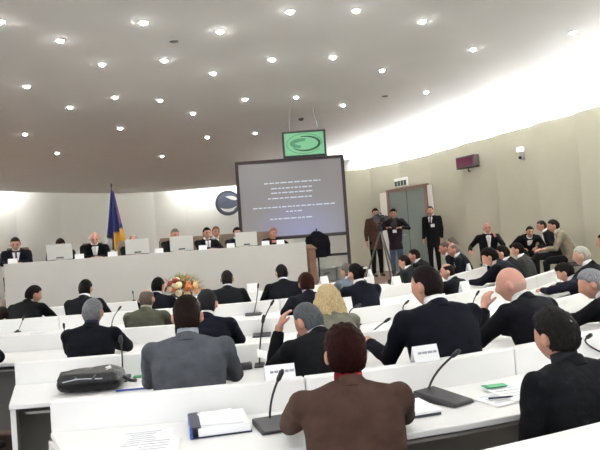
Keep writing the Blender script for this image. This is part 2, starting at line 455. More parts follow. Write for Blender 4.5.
def person(label, px=None, top=None, Y=None, floor=0, rz=0, lean=16, pitch=12, yaw=0, roll=0, hair='short', hc=(50, 38, 32), jc=(30, 31, 38), cc=(225, 225, 228), trc=(30, 30, 36), arms=None, vox=.016, skin=(206, 152, 128), stand=False, bow=0, scale=None, face=False, tie=None, wide=1.0, cat='person', at=None, collar=True, fold=False, slide=True, lap=False):
    rz = math.radians(rz)
    hip = V((0, 0, .92 if stand else .53))
    a0 = math.radians(lean); X = V((1, 0, 0))
    sp = [hip]; angs = []
    for L, k in ((.13, .5), (.14, .85), (.12, 1.05), (.09, 1.25), (.06, 1.45)):
        a = a0*k; angs.append(a); sp.append(sp[-1]+V((bow*L, math.sin(a)*L, math.cos(a)*L)))
    angs.append(angs[-1])
    ha = a0*1.3; c7 = sp[5]
    hp = Euler((-math.radians(pitch), math.radians(roll), math.radians(yaw)), 'XYZ').to_matrix()
    hp = Matrix.Rotation(math.radians(yaw), 3, 'Z') @ Matrix.Rotation(math.radians(roll), 3, 'Y') @ Matrix.Rotation(-math.radians(pitch), 3, 'X')
    nb = c7+V((bow*.05, math.sin(ha)*.028+.012, math.cos(ha)*.028))
    hcn = nb+hp @ V((0, .022, .105))
    topz = max((hcn+hp @ head_pt(V(n).normalized())).z for n in ((0, 0, 1), (0, -.5, .9), (0, .5, .9), (0, -.8, .6)))
    topz += {'bushy': .03, 'wavy': .03, 'full': .018, 'bald': .0}.get(hair, .012)
    if at is None:
        R = Matrix.Rotation(rz, 3, 'Z'); fw = V((-math.sin(rz), math.cos(rz))); best = None
        for k in (range(-30, 31) if slide else (0,)):      # slide along the line of sight until the seat fits between two desks
            Yk = Y*(1+k*.008); P = atY(px, top, Yk); s0 = (P.z-floor)/topz; sk = scale or min(1.1, max(.9, s0))
            o2 = R @ (hcn*sk); lk = V((P.x-o2.x, P.y-o2.y, floor))
            cost = abs(k)*.035+abs(s0-sk)*30+abs(sk-1)*2
            if not stand and floor == 0:
                e = ahead(lk, fw)[0]; need = (.16+.25*math.sin(a0))*sk; bk = behind(lk)
                cost += 12*max(0, need-e)+(3*max(0, e-.55) if e < 5 else 2)+14*max(0, .24-bk)
            if best is None or cost < best[0]: best = (cost, sk, lk)
        s, loc = best[1], best[2]
    else: s = scale or 1; loc = V(at)
    T = thing('person', label, cat, loc, rz)
    T.scale = (s, s, s)
    near = vox < .014
    def ax(i): return V((0, math.cos(angs[i]), -math.sin(angs[i])))
    w = wide
    edge, ztop = 9, 0
    if not stand:
        edge, zz = ahead(loc, V((-math.sin(rz), math.cos(rz)))); edge, ztop = (edge/s, (zz-floor)/s) if edge < 5 else (9, 0)
        if edge == 9: dflt = V((.15, .34, .66))
        else: dflt = V((.17, max(edge+.10, sp[4].y+.16), ztop+.062))
    # jacket
    jb = MB(); rings = []
    prof = [(0, -.07, .178, .14), (0, 0, .188, .14), (1, 0, .185, .125), (2, 0, .194, .126), (3, 0, .204, .128), (4, -.03, .204, .114), (4, .025, .200, .098), (4, .052, .184, .088), (5, .006, .132, .08), (5, .022, .082, .072)]
    for i, dz, a, b in prof:
        d = V((0, math.sin(angs[i]), math.cos(angs[i])))
        k = .9 if (i == 0 and stand) else 1
        rings.append(sell(sp[i]+(V((0, 0, dz)) if i == 0 else d*dz), X, V((0, 1, 0)) if i == 0 else ax(i), a*w*k, b*k))
    if stand:
        rings.insert(0, sell(hip+V((0, 0, -.24)), X, V((0, 1, 0)), .178*w, .125))
    jb.loft(rings)
    sh = {}; wr = {}; el = {}
    arms = arms or {}
    dflt = (V((.20, .40, .80/s+.01)) if not stand else V((.24, .06, .86)))
    bodyb = MB(); Rm = Matrix.Rotation(rz, 3, 'Z')
    for sd in (-1, 1):
        S = sp[4]+V((sd*.190*w, -.005, .006))
        tg = arms.get(sd)
        if tg is None: tg = V((dflt.x*sd, dflt.y, dflt.z))
        else:
            tg = V(tg)
            if edge < 9 and tg.z < ztop+.12: tg.z = ztop+.062
        if stand:
            pole = V((sd*.35, -1, -.1))
            if arms.get('up'): pole = V((sd*.8, .1, -.7))
            E, T2 = ik(S, tg, .285, .255, pole)
        else:
            if sd in arms and edge == 9: E, T2 = ik(S, tg, .285, .255, V((sd*.65, -.15, -.75)))
            else:                     # forearm laid on the desk, elbow just in front of the shoulder
                ex = sd*(abs(S.x)+(.03 if fold else random.uniform(.045, .085))); ez = ztop+.064
                if edge == 9 or lap: E, T2 = ik(S, V((sd*.16, .30, .66)), .285, .255, V((sd*.55, -.5, -.7)))
                else:
                    dz = min(S.z-ez, .255); dy = math.sqrt(max(.0025, .285**2-(ex-S.x)**2-dz**2))
                    E = V((ex, S.y+dy, S.z-dz)); T2 = E+((tg-E) if sd in arms else V((-sd*(.9 if fold else random.uniform(.45, .75)), .4 if fold else .7, -.02))).normalized()*.25
        sh[sd], el[sd], wr[sd] = S, E, T2
        jb.tube([S-(E-S)*.12, S, S+(E-S)*.5, E, E+(T2-E)*.4, T2-(T2-E)*.06], [.05, .070, .060, .052, .048, .040], 14)
        jb.ball(S, (.066, .07, .064)); jb.ball(E, .052)
        bodyb.tube([S, E, T2, T2+(T2-E).normalized()*.02], [.04, .036, .028, .027], 10)
    jk = jb.fused('jacket', fabric(jc), T, vox*.85, 6, .0055 if near else .004)
    # body: trunk, neck, head, hands in one surface
    bodyb.loft([sell(sp[i], X, ax(i), a*w, b) for i, a, b in ((0, .15, .11), (1, .14, .095), (3, .165, .1), (4, .15, .08), (5, .06, .055))])
    bodyb.tube([sp[4], c7, nb, nb+V((0, .015, .05))], [.06, .058, .054, .052], 14)
    bodyb.loft([[hcn+hp @ p for p in r] for r in sphere_grid(head_pt)])
    for sd in (-1, 1):
        bodyb.ball(hcn+hp @ V((sd*.083, -.010, -.004)), (.013, .021, .033), 10, 8, hp)
        f = (wr[sd]-el[sd]).normalized()
        if not stand and not (arms.get('face') == sd): f = (f+V((-sd*.25, .25, .0))).normalized(); 
        if arms.get('face') == sd: f = V((-sd*.45, .15, .85)).normalized()
        n = V((0, 0, 1)); n = V((sd*.8, 0, .1)) if abs(f.z) > .75 else n
        n = (n-f*n.dot(f)).normalized(); x = f.cross(n).normalized()     # x: to the right of the hand
        W0 = wr[sd]
        fr = .0088 if near else .0105
        bodyb.loft([sell(W0+f*d, x, n, a, b, 14, 2.6) for d, a, b in ((-.01, .026, .02), (.02, .034, .018), (.06, .042, .015), (.09, .041, .013))])
        cv = .45
        for q, (xx, LL) in enumerate(((-.031, .062), (-.0105, .074), (.0105, .07), (.031, .056))):
            LL2 = LL if sd < 0 else (.056, .07, .074, .062)[q]
            p0 = W0+f*.082+x*xx; pts = [p0]; ang = .15
            for seg in (.45, .32, .23):
                ang += cv*.6; p0 = p0+(f*math.cos(ang)-n*math.sin(ang))*LL2*seg; pts.append(p0)
            bodyb.tube(pts, [fr*1.05, fr, fr*.92, fr*.8], 8)
        tx = x*(-sd)                                                     # thumb leaves the inner side
        th = W0+f*.025+tx*.03
        bodyb.tube([th, th+(f*.6+tx*.7-n*.2)*.035, th+(f*.95+tx*.75-n*.4)*.058], [.013, .0115, .009], 8)
    bodyb.fused('body', skinm(skin), T, .0065 if near else .0095, 2)
    # trousers and shoes
    key = (tuple(trc), stand)
    if key not in LIMBS:
        tb = MB()
        if stand:
            tb.loft([sell(V((0, 0, z)), X, V((0, 1, 0)), a, b) for z, a, b in ((.78, .165, .115), (.88, .165, .12), (1.0, .15, .11))])
            for sd in (-1, 1): tb.tube([(sd*.085, 0, .88), (sd*.09, 0, .7), (sd*.095, .01, .48), (sd*.1, 0, .25), (sd*.1, -.01, .075)], [.088, .085, .066, .058, .052], 14)
        else:
            tb.loft([sell(V((0, -.02, z)), X, V((0, 1, 0)), a, b) for z, a, b in ((.445, .16, .12), (.5, .175, .135), (.6, .165, .125))])
            for sd in (-1, 1): tb.tube([(sd*.085, -.02, .525), (sd*.095, .18, .522), (sd*.105, .40, .515), (sd*.108, .445, .47), (sd*.108, .44, .3), (sd*.108, .425, .075)], [.084, .08, .068, .064, .056, .05], 14)
        tr = tb.fused('trousers', fabric(trc, 'trouser_cloth'), T, .016, 4)
        LIMBS[key] = tr.data
    else:
        tr = bpy.data.objects.new('trousers', LIMBS[key]); COL.objects.link(tr); tr.parent = T
    if 'shoe' not in LIMBS:
        sb = MB(); sb.loft([sell(V((0, y, z)), X, V((0, 0, 1)), a, b, 16, 2.6) for y, z, a, b in ((-.08, .035, .024, .03), (-.06, .045, .034, .044), (.0, .045, .037, .044), (.07, .036, .043, .035), (.13, .028, .043, .027), (.17, .022, .026, .018))])
        s0 = sb.build('shoe', mat('black_leather', (25, 23, 22), .35), T, smooth=True); LIMBS['shoe'] = s0.data; sho = [s0]
    else: sho = []
    for sd in (-1, 1):
        if sho: o = sho.pop()
        else:
            o = bpy.data.objects.new('shoe', LIMBS['shoe']); COL.objects.link(o); o.parent = T
        o.location = (sd*.1 if stand else sd*.108, 0 if stand else .45, 0)
    # hair
    hb = MB(); hb.loft([[hcn+hp @ p for p in r] for r in hair_mesh(hair, random.random()*10)])
    if hair == 'wavy':
        hb2 = MB(); hb2.loft([[hcn+hp @ p for p in r] for r in hair_mesh(hair, 3)])
        for k in range(26):
            a = math.pi*(-.02+1.04*k/25); dx = math.cos(a)*.095; dy = -math.sin(a)*.085-.005
            pts = [hcn+hp @ V((dx*.75, dy*.8, .04))]
            for q in range(1, 6):
                pts.append(hcn+hp @ V((dx*(1+.09*q)+.012*math.sin(q*1.7+k*2.2), dy*(1+.06*q)+.01*math.cos(q*1.9+k), .04-.042*q)))
            hb2.tube(pts, [.02, .024, .025, .023, .018, .009], 8)
        hb2.fused('hair', hairm(hc), T, .009, 1)
    elif hair == 'bun':
        h = hb.build('hair', hairm(hc), T, smooth=True)
        MB().ball(hcn+hp @ V((0, -.118, .03)), (.05, .04, .045), 18, 12).build('hair_bun', hairm(hc), T, smooth=True)
        MB().box(hcn+hp @ V((.02, -.155, .045)), (.06, .016, .022), hp).build('hair_clip', mat('pale_clip', (200, 200, 205), .3), T, bevel=.005)['label'] = 'pale hair clip'
    else:
        hb.build('hair', mat('cropped_hair', hc, .6, var=.08, nscale=40) if hair == 'bald' else hairm(hc), T, smooth=True)
    # shirt collar and jacket collar
    if collar:
        d = V((0, math.sin(ha), math.cos(ha)))
        cb = MB(); ctr = c7+d*.026
        n = 26; inn = sell(ctr, X, ax(5), .060, .060, n, 2); 
        r0 = sell(ctr-d*.02, X, ax(5), .066, .066, n, 2); r1 = sell(ctr+d*.038, X, ax(5), .0605, .0605, n, 2); r2 = sell(ctr+d*.036, X, ax(5), .0575, .0575, n, 2); r3 = sell(ctr-d*.02, X, ax(5), .057, .057, n, 2)
        cb.loft([r0, r1, r2, r3], False); cb.build('shirt_collar', fabric(cc, 'shirt_cloth'), T, smooth=True)
        jc2 = MB(); A0 = -math.pi*.28; A1 = math.pi*1.28     # open at the throat (+y)
        rr = []
        for k in range(25):
            a = math.pi*.5+.45+(2*math.pi-.9)*k/24
            drop = .03*(1+math.sin(a))   # lower at the front
            cx, cy = math.cos(a), math.sin(a)
            base = ctr-d*(.012+drop)
            dirv = X*cx+ax(5)*cy
            rr.append([base+dirv*.068+d*.026, base+dirv*.077+d*.028, base+dirv*.098-d*.024, base+dirv*.082-d*.03])
        jc2.loft(rr); jc2.build('collar', fabric(jc), jk, smooth=False, bevel=.004)
    if tie or face:
        # shirt front, tie, lapels seen from the front
        d = V((0, math.sin(angs[4]), math.cos(angs[4])))
        def chest(u, v): # u across, v down from the throat
            q = sp[5]-(sp[5]-sp[3])*(v/.15)
            i = 4 if v < .07 else 3
            dep = lerp(v, [0, .05, .12, .2, .3], [.078, .108, .126, .128, .128])
            return q+X*u+ax(i)*dep
        sbm = MB(); rr = []
        for k in range(7):
            v = k*.045; hw = .062-.05*k/6
            c = [chest(-hw, v), chest(-hw*.4, v)+ax(3)*.006, chest(hw*.4, v)+ax(3)*.006, chest(hw, v)]
            rr.append([*c, *[p-ax(3)*.03 for p in reversed(c)]])
        sbm.loft(rr); sbm.build('shirt_front', fabric(cc, 'shirt_cloth'), T, smooth=True)
        if tie:
            tb = MB(); rr = []
            for v, hw in ((0, .016), (.02, .013), (.12, .02), (.24, .026), (.27, .008)):
                c = [chest(-hw, v)+ax(3)*.012, chest(hw, v)+ax(3)*.012]; rr.append([*c, c[1]-ax(3)*.012, c[0]-ax(3)*.012])
            tb.loft(rr); tb.build('tie', fabric(tie, 'tie_silk'), T)
    if face:
        for sd in (-1, 1):
            MB().ball(hcn+hp @ V((sd*.031, .083, .014)), (.013, .008, .0075), 10, 8, hp).build('eye', mat('eye_dark', (40, 28, 24), .3), T, smooth=True)
            MB().tube([hcn+hp @ V((sd*x, y, z)) for x, y, z in ((.013, .094, .031), (.032, .089, .037), (.05, .076, .032))], [.0045, .006, .003], 8).build('eyebrow', hairm(tuple(int(c*.7) for c in hc)), T, smooth=True)
        MB().ball(hcn+hp @ V((0, .086, -.052)), (.022, .009, .006), 12, 8, hp).build('mouth', mat('lips', (165, 92, 84), .5), T, smooth=True)
    T['_h'] = 0; del T['_h']
    return T, dict(loc=loc, s=s, rz=rz, head=hcn, hp=hp, sp=sp, wr=wr, el=el)

stool_proto = [None]
def stool(T, who, floor=0):
    lab = 'low grey swivel seat under '+who
    p = V(T.location); p.z = floor
    if stool_proto[0] is None:
        t = thing('swivel_stool', lab, 'stool', p, T.rotation_euler.z, 'seats under the audience')
        MB().lathe([(.17, .35), (.185, .36), (.185, .385), (.165, .397), (.02, .40)], 28).build('seat', mat('grey_fabric_seat', (70, 70, 74), .9), t, smooth=True)
        MB().lathe([(.028, .03), (.028, .35)], 16).build('column', CHROME, t, smooth=True)
        MB().lathe([(.17, .0), (.17, .012), (.05, .035), (.03, .06)], 28).build('base', DARKM, t, smooth=True)
        stool_proto[0] = t
    else: t = dup(stool_proto[0], p, T.rotation_euler.z, lab)
    return t
NAVY = (26, 28, 40); BLK = (24, 24, 28); CHAR = (42, 43, 47)
aud = []
def A(label, who, *a, seat=True, **k):
    T, info = person(label, *a, **k); fl = k.get('floor', 0)
    if seat: stool(T, who, fl)
    aud.append((T, info)); return info
# nearest row
i1 = A('person with bushy dark red-brown hair in brown jacket, seen from behind in the centre foreground', 'the person in brown jacket', 343, 322, 2.73, rz=4, lean=17, pitch=8, hair='bushy', hc=(58, 20, 18), jc=(100, 74, 64), cc=(125, 32, 34), vox=.0115, wide=1.06)
A('person with dark grey bushy hair in black suit at the right foreground, back turned', 'the person in the right foreground', 552, 306, 2.86, rz=24, lean=14, pitch=10, hair='bushy', hc=(52, 48, 46), jc=(27, 28, 34), cc=(35, 35, 42), vox=.0115, wide=1.12, yaw=5, lap=True)
# second row
A('man with short brown hair in mid grey suit, seen from behind at the second desk', 'the man in grey suit', 186, 294, 3.9, rz=4, lean=12, pitch=8, hair='full', hc=(52, 38, 32), jc=(116, 120, 128), cc=(150, 155, 165), vox=.0125, wide=1.06)
i4 = A('grey-haired man in black suit leaning over a paper, one hand raised to his forehead', 'the leaning grey-haired man', 307, 302, 4.3, rz=18, lean=34, pitch=30, yaw=22, hair='short', hc=(88, 92, 96), jc=(24, 25, 30), vox=.0125, arms={-1: (-.20, .50, .98), 1: (.2, .5, .82), 'face': -1})
A('broad man in dark navy suit with white collar, head turned left, at the second desk', 'the man in navy suit with white collar', 425, 265, 3.82, rz=16, lean=15, pitch=12, yaw=24, hair='short', hc=(46, 38, 36), jc=(25, 27, 40), cc=(235, 235, 240), vox=.0125, wide=1.12, arms={-1: (-.30, .52, .84)})
A('bald man in black suit resting his chin on his hand', 'the bald man with hand on chin', 510, 268, 4.62, rz=30, lean=24, pitch=16, yaw=26, hair='bald', hc=(176, 140, 126), jc=(25, 26, 34), vox=.0125, skin=(214, 160, 140), arms={-1: (-.15, .42, .97), 1: (.22, .46, .81), 'face': -1})
A('silver-haired man in black suit at the far right edge, head bowed over second desk', 'the silver-haired man at right', 591, 268, 4.9, rz=42, lean=26, pitch=24, yaw=22, hair='full', hc=(140, 142, 146), jc=(26, 27, 33), vox=.0125)
# third row
A('grey-haired man in dark navy jacket seen from behind at the third desk, left side', 'the grey-haired man at left', 92, 298, 5.4, rz=1, lean=14, pitch=12, hair='full', hc=(122, 124, 126), jc=(24, 26, 36), cc=(40, 44, 60), vox=.0135, skin=(190, 140, 120))
A('man with dark greying hair in navy jacket, half hidden behind the grey suit', 'the man behind the grey suit', 206, 289, 5.35, rz=-2, lean=20, pitch=18, hair='full', hc=(64, 64, 70), jc=(26, 28, 44), vox=.0135)
A('woman with wavy blond hair and grey-green jacket', 'the blond woman', 327, 284, 5.2, rz=12, lean=18, pitch=12, hair='wavy', hc=(208, 184, 138), jc=(160, 158, 140), cc=(190, 185, 170), vox=.0135, wide=.92, skin=(220, 172, 150))
A('white-haired man in black suit in the third row near the right edge, facing left', 'the white-haired man near right edge', 581, 246, 8.7, rz=48, lean=16, pitch=14, yaw=10, hair='short', hc=(190, 186, 176), jc=(28, 28, 32), skin=(206, 160, 138))
A('dark-haired person in navy jacket bowed low over papers near the right edge', 'the bowed dark-haired person', 564, 262, 6.95, rz=44, lean=30, pitch=30, yaw=12, hair='bushy', hc=(44, 38, 34), jc=(28, 28, 46))
# fourth row
A('man with bald crown in olive grey jacket, back turned', 'the man in olive jacket', 146, 288.5, 6.65, rz=-1, lean=14, pitch=10, hair='thin', hc=(105, 92, 84), jc=(116, 115, 98), cc=(150, 145, 130), skin=(198, 150, 130))
A('woman with dark hair pinned in a bun, navy jacket', 'the woman with pinned hair', 355, 263, 7.0, rz=20, lean=14, pitch=10, hair='bun', hc=(38, 34, 36), jc=(26, 28, 42), wide=.95, yaw=15)
A('person with auburn hair in dark jacket, just behind the blond woman', 'the auburn-haired person', 305.5, 272, 6.5, rz=10, lean=22, pitch=14, hair='bushy', hc=(74, 38, 30), jc=(30, 32, 44), wide=.95)
A('man in dark suit with receding hair, in left profile', 'the man in profile at the fourth desk', 447, 263, 8.35, rz=42, lean=16, pitch=10, yaw=28, hair='thin', hc=(60, 48, 44), jc=(26, 27, 36), skin=(205, 150, 128), face=True)
A('dark-haired person in navy jacket with pale collar leaning far over the desk', 'the leaning person with pale collar', 489, 247, 9.3, rz=55, lean=36, pitch=26, yaw=10, hair='bushy', hc=(40, 34, 34), jc=(26, 28, 44), cc=(225, 205, 205))
A('dark-haired person partly hidden behind the one with pale collar', 'the half hidden dark-haired person', 502, 245, 10.4, rz=56, lean=22, pitch=14, hair='full', hc=(46, 38, 36), jc=(34, 34, 40))
A('person with dark brown hair in dark green-grey jacket, back turned, right of centre', 'the person in green-grey jacket', 517, 242.5, 11.4, rz=58, lean=16, pitch=10, hair='full', hc=(52, 38, 36), jc=(74, 76, 74))
# farthest row
A('man with grey head and ruddy face, right one of two side by side', 'the ruddy man', 453, 243, 11.85, slide=False, rz=66, lean=20, pitch=14, yaw=16, hair='thin', hc=(120, 104, 98), jc=(27, 28, 36), skin=(205, 142, 122), face=True)
A('man in dark suit with ruddy face, left one of two side by side', 'the left ruddy man', 444.5, 241.5, 12.4, slide=False, rz=66, lean=20, pitch=12, yaw=10, hair='short', hc=(96, 80, 74), jc=(28, 29, 38), skin=(200, 138, 118), face=True)
A('person in light jacket whose grey head shows above the two ruddy men', 'the grey head above the two men', 452, 236.5, 13.4, slide=False, rz=66, lean=14, pitch=8, hair='short', hc=(92, 84, 80), jc=(160, 156, 150))
A('person with dark hair in dark green jacket near the tripod', 'the person in dark green jacket', 404, 255, 11.0, rz=45, lean=18, pitch=14, yaw=16, hair='full', hc=(44, 36, 34), jc=(58, 66, 62))
A('person with dark reddish hair in black suit, between green jacket and the ruddy men', 'the person with dark reddish hair', 414, 249, 11.65, slide=False, rz=55, lean=20, pitch=14, yaw=12, hair='short', hc=(58, 40, 38), jc=(24, 24, 29), skin=(190, 128, 110))
A('grey-haired person in grey-blue top, left of the woman with pinned hair', 'the grey-haired person in grey-blue', 346, 263, 8.9, rz=22, lean=18, pitch=10, yaw=20, hair='full', hc=(104, 98, 92), jc=(145, 156, 174))
A('dark-haired man in black suit leaning right, far left in last row', 'the leaning man far left', 33, 285, 8.5, rz=-6, lean=26, pitch=22, yaw=-38, hair='full', hc=(40, 32, 32), jc=BLK)
A('person with black hair in dark suit in last row, before the bald panel member', 'the person with black hair', 85, 279, 8.4, rz=0, lean=15, pitch=12, hair='full', hc=(28, 26, 28), jc=(34, 36, 44))
A('dark-haired man in navy suit seen from behind beside the flowers', 'the man beside the flowers', 157.5, 277, 8.4, rz=-4, lean=18, pitch=12, yaw=-8, hair='full', hc=(36, 30, 30), jc=(26, 27, 38))
A('man with greying dark hair in charcoal suit, last row, right of the flowers', 'the man right of the flowers', 226.5, 270, 8.55, rz=4, lean=12, pitch=8, hair='short', hc=(62, 58, 58), jc=(40, 42, 46), cc=(190, 190, 195))
A('dark-haired man in dark suit in last row before the right end of the podium', 'the man before the podium end', 281, 264, 8.8, rz=8, lean=14, pitch=10, yaw=8, hair='short', hc=(44, 40, 42), jc=(32, 35, 42))
A('person cut off by the left edge of the view, in last row', 'the person at the left edge', -9, 289, 8.6, rz=0, lean=16, pitch=12, yaw=-20, hair='short', hc=(90, 62, 52), jc=(60, 48, 44))
A('dark-jacketed person cut off by left edge of the view, third desk', 'the cut-off person at third desk', -44, 299, 5.3, rz=0, lean=16, pitch=12, hair='short', hc=(60, 50, 48), jc=(28, 28, 44), vox=.016)
# side gallery along the right wall, on the raised floor
A('man in black suit by the wall with a hand on his face', 'the man with hand on his face', 487, 226, 12.7, floor=STAGE, rz=172, lean=8, pitch=10, roll=6, hair='bald', hc=(95, 75, 66), jc=BLK, cc=(210, 205, 205), face=True, tie=(190, 185, 185), skin=(200, 140, 120), arms={-1: (-.13, .22, 1.02), 1: (.42, .20, .72), 'face': -1})
A('dark-haired man in black jacket by the wall, leaning left in profile', 'the leaning man by the wall', 541.5, 224, 12.4, floor=STAGE, rz=78, lean=20, pitch=14, hair='short', hc=(66, 58, 54), jc=BLK, face=True, skin=(196, 138, 118))
A('dark-haired man in tan grey jacket leaning left, nearest the wall corner', 'the man in tan jacket', 553.5, 225.5, 11.0, floor=STAGE, rz=72, lean=22, pitch=16, hair='full', hc=(38, 32, 30), jc=(184, 170, 145), cc=(190, 180, 165), face=True)
A('dark-haired person bowed forward, facing the camera, left of the black jacketed man by the wall', 'the bowed person by the wall', 530.5, 239, 13.3, floor=STAGE, rz=176, lean=46, pitch=14, hair='full', hc=(44, 38, 36), jc=CHAR, face=True, scale=.92, slide=False)
A('person in pale lavender shirt cut off by the right edge of the view', 'the person at the right edge', 604, 233, 9.9, slide=False, rz=64, lean=14, pitch=8, hair='full', hc=(38, 34, 36), jc=(215, 206, 244), cc=(200, 195, 215))
# panel behind the podium desk
panel = [
 (15, 237, 'man with short grey hair in dark suit and tie, leftmost of the panel', dict(hair='short', hc=(70, 66, 66), jc=(28, 30, 44), tie=(70, 70, 110), pitch=24, lean=16, fold=True)),
 (60, 238, 'dark-haired panel member half hidden by the leftmost monitor', dict(hair='full', hc=(52, 36, 32), jc=CHAR, pitch=34, lean=20)),
 (94, 232.5, 'bald man in black suit with pale tie looking down, in the panel', dict(hair='bald', hc=(190, 150, 130), jc=(24, 26, 28), tie=(190, 188, 186), pitch=28, lean=14, skin=(224, 168, 150))),
 (133, 234.5, 'grey balding panel member looking over the second monitor', dict(hair='thin', hc=(120, 105, 100), jc=BLK, pitch=28, lean=14, skin=(200, 148, 132))),
 (174.5, 228.5, 'grey-haired man in black suit at the third monitor, head tilted down', dict(hair='short', hc=(110, 100, 96), jc=BLK, pitch=18, lean=12, yaw=8, skin=(206, 146, 128))),
 (206.5, 227, 'young black-haired man in black suit and white shirt in the panel', dict(hair='full', hc=(24, 20, 20), jc=(24, 26, 26), tie=(150, 150, 170), pitch=8, lean=8)),
 (236.5, 227, 'dark-haired man in dark suit behind the rightmost monitor', dict(hair='full', hc=(44, 34, 32), jc=(32, 36, 52), pitch=10, lean=10, tie=(120, 120, 170))),
 (273, 227.5, 'person with short reddish fair hair in black top, rightmost of the panel', dict(hair='full', hc=(165, 118, 96), jc=(28, 26, 28), pitch=12, lean=14, cc=(190, 120, 100), skin=(210, 145, 125))),
]
LEATHER = mat('brown_leather', (112, 92, 74), .5, var=.1, nscale=10)
chair_proto = [None]
def armchair(p, rz, lab):
    if chair_proto[0] is None:
        t = thing('conference_armchair', lab, 'chair', p, rz, 'chairs behind the podium desk')
        sb = MB(); sb.box((0, 0, .362), (.44, .46, .07)); sb.build('seat', LEATHER, t, bevel=.03, seg=4)
        b2 = MB(); rr = []
        for z, hw, y in ((.38, .20, -.25), (.6, .215, -.27), (.85, .22, -.31), (1.05, .21, -.34), (1.12, .18, -.352)):
            rr.append(sell(V((0, y, z)), V((1, 0, 0)), V((0, 1, 0)), hw, .045, 24, 4))
        b2.loft(rr); b2.build('backrest', LEATHER, t, smooth=True)
        for sd in (-1, 1):
            MB().tube([(sd*.22, -.24, .56), (sd*.235, -.2, .585), (sd*.235, -.02, .585), (sd*.22, .0, .36)], .014, 10).build('armrest', BLACK, t, smooth=True)
        MB().lathe([(.03, .05), (.03, .335)], 14).build('column', CHROME, t)
        MB().lathe([(.21, 0), (.21, .015), (.06, .04), (.04, .07)], 24).build('base', DARKM, t)
        chair_proto[0] = t; return t
    return dup(chair_proto[0], p, rz, lab)
chair_words = ['left end of the podium', 'leftmost monitor', 'bald panel member', 'second monitor', 'third monitor', 'young black-haired man', 'rightmost monitor', 'reddish-haired panel member']
for (px, top, lab, kw), cw in zip(panel, chair_words):
    q = podpos(px, .88-.72*math.sin(math.radians(kw.get('lean', 12))), 0)
    T, inf = person(lab, px, top, q.y, floor=PLAT, rz=math.degrees(PRZ)+(6 if px > 150 else 2), face=True, vox=.015, **{'fold': True, **kw})
    R = Matrix.Rotation(T.rotation_euler.z, 3, 'Z')
    armchair(V(T.location)+R @ V((.0, -.03, 0)), T.rotation_euler.z+random.uniform(-.1, .1), 'brown leather high-backed chair at the '+cw)
q = podpos(215, 1.75, 0)
T, inf = person('person in white jacket sitting behind the young black-haired panel member', 215.5, 226, q.y, floor=PLAT, rz=math.degrees(PRZ)+5, face=True, vox=.015, hair='full', hc=(150, 105, 84), jc=(255, 254, 252), cc=(235, 235, 235), lean=6, pitch=6)
armchair(V(T.location), T.rotation_euler.z, 'chair of the white-jacketed person behind the panel')
# standing people by the door
T, s1 = person('standing camera operator in brown shirt behind the tripod', 375, 208, 17.2, floor=STAGE, rz=195, lean=8, pitch=12, yaw=-10, hair='full', hc=(48, 36, 32), jc=(120, 88, 74), trc=(40, 36, 38), stand=True, face=True, cc=(110, 84, 70), arms={-1: (-.10, .38, 1.36), 1: (.26, .05, .88)})
T, s2 = person('standing photographer in dark top and blue jeans holding a camera', 393, 208.5, 16.6, floor=STAGE, rz=170, lean=6, pitch=14, hair='full', hc=(34, 28, 28), jc=(54, 42, 52), trc=(112, 126, 165), stand=True, face=True, cc=(60, 48, 52), arms={-1: (-.16, .30, 1.22), 1: (.18, .28, 1.24), 'up': True})
T, s3 = person('man in long black suit standing at the door with a white badge', 430, 206, 16.7, floor=STAGE, rz=150, lean=3, pitch=4, hair='short', hc=(44, 36, 34), jc=(24, 24, 28), trc=(24, 24, 28), stand=True, face=True, tie=(60, 40, 44))
def badge(inf, lab, loc):
    p = inf['loc']+Matrix.Rotation(inf['rz'], 3, 'Z') @ (V(loc)*inf['s'])
    t = thing('name_badge', lab, 'badge', p, inf['rz'])
    MB().box((0, 0, 0), (.10, .006, .075)).build('card', PAPER, t, bevel=.002); MB().box((0, -.0, .045), (.02, .008, .02)).build('clip', CHROME, t)
badge(s2, 'white badge on the photographer in jeans', (.0, .165, 1.14)); badge(s3, 'white badge on the man at the door', (-.07, .185, 1.22))

# ------------------------------------------------------------------ things on the podium and around it
def monitor(px, lab, back=.18, w=.42, tilt=0):
    p = podpos(px, back, 1.5); t = thing('computer_monitor', lab, 'monitor', p, PRZ+tilt, 'monitors on the podium desk')
    BEI = mat('pale_grey_plastic', (196, 196, 190), .5)
    MB().box((0, 0, .0075), (.22, .13, .015)).build('base', BEI, t, bevel=.005)
    MB().box((0, -.015, .06), (.06, .03, .1)).build('stand', BEI, t, bevel=.004)
    MB().box((0, 0, .2), (w, .045, .27)).build('back_cover', BEI, t, bevel=.012)
    MB().box((0, -.024, .2), (w-.05, .004, .23)).build('screen', mat('screen_dark', (40, 46, 60), .2), t)
    MB().box((0, .024, .10), (.12, .008, .025)).build('socket_panel', mat('dark_slot', (70, 70, 70), .5), t)
monitor(59.5, 'pale computer monitor seen from behind, leftmost on the podium')
monitor(137.5, 'pale computer monitor before the grey balding panel member')
monitor(182, 'pale computer monitor before the grey-haired man with tilted head', tilt=-.15)
monitor(247, 'pale computer monitor, rightmost on the podium')
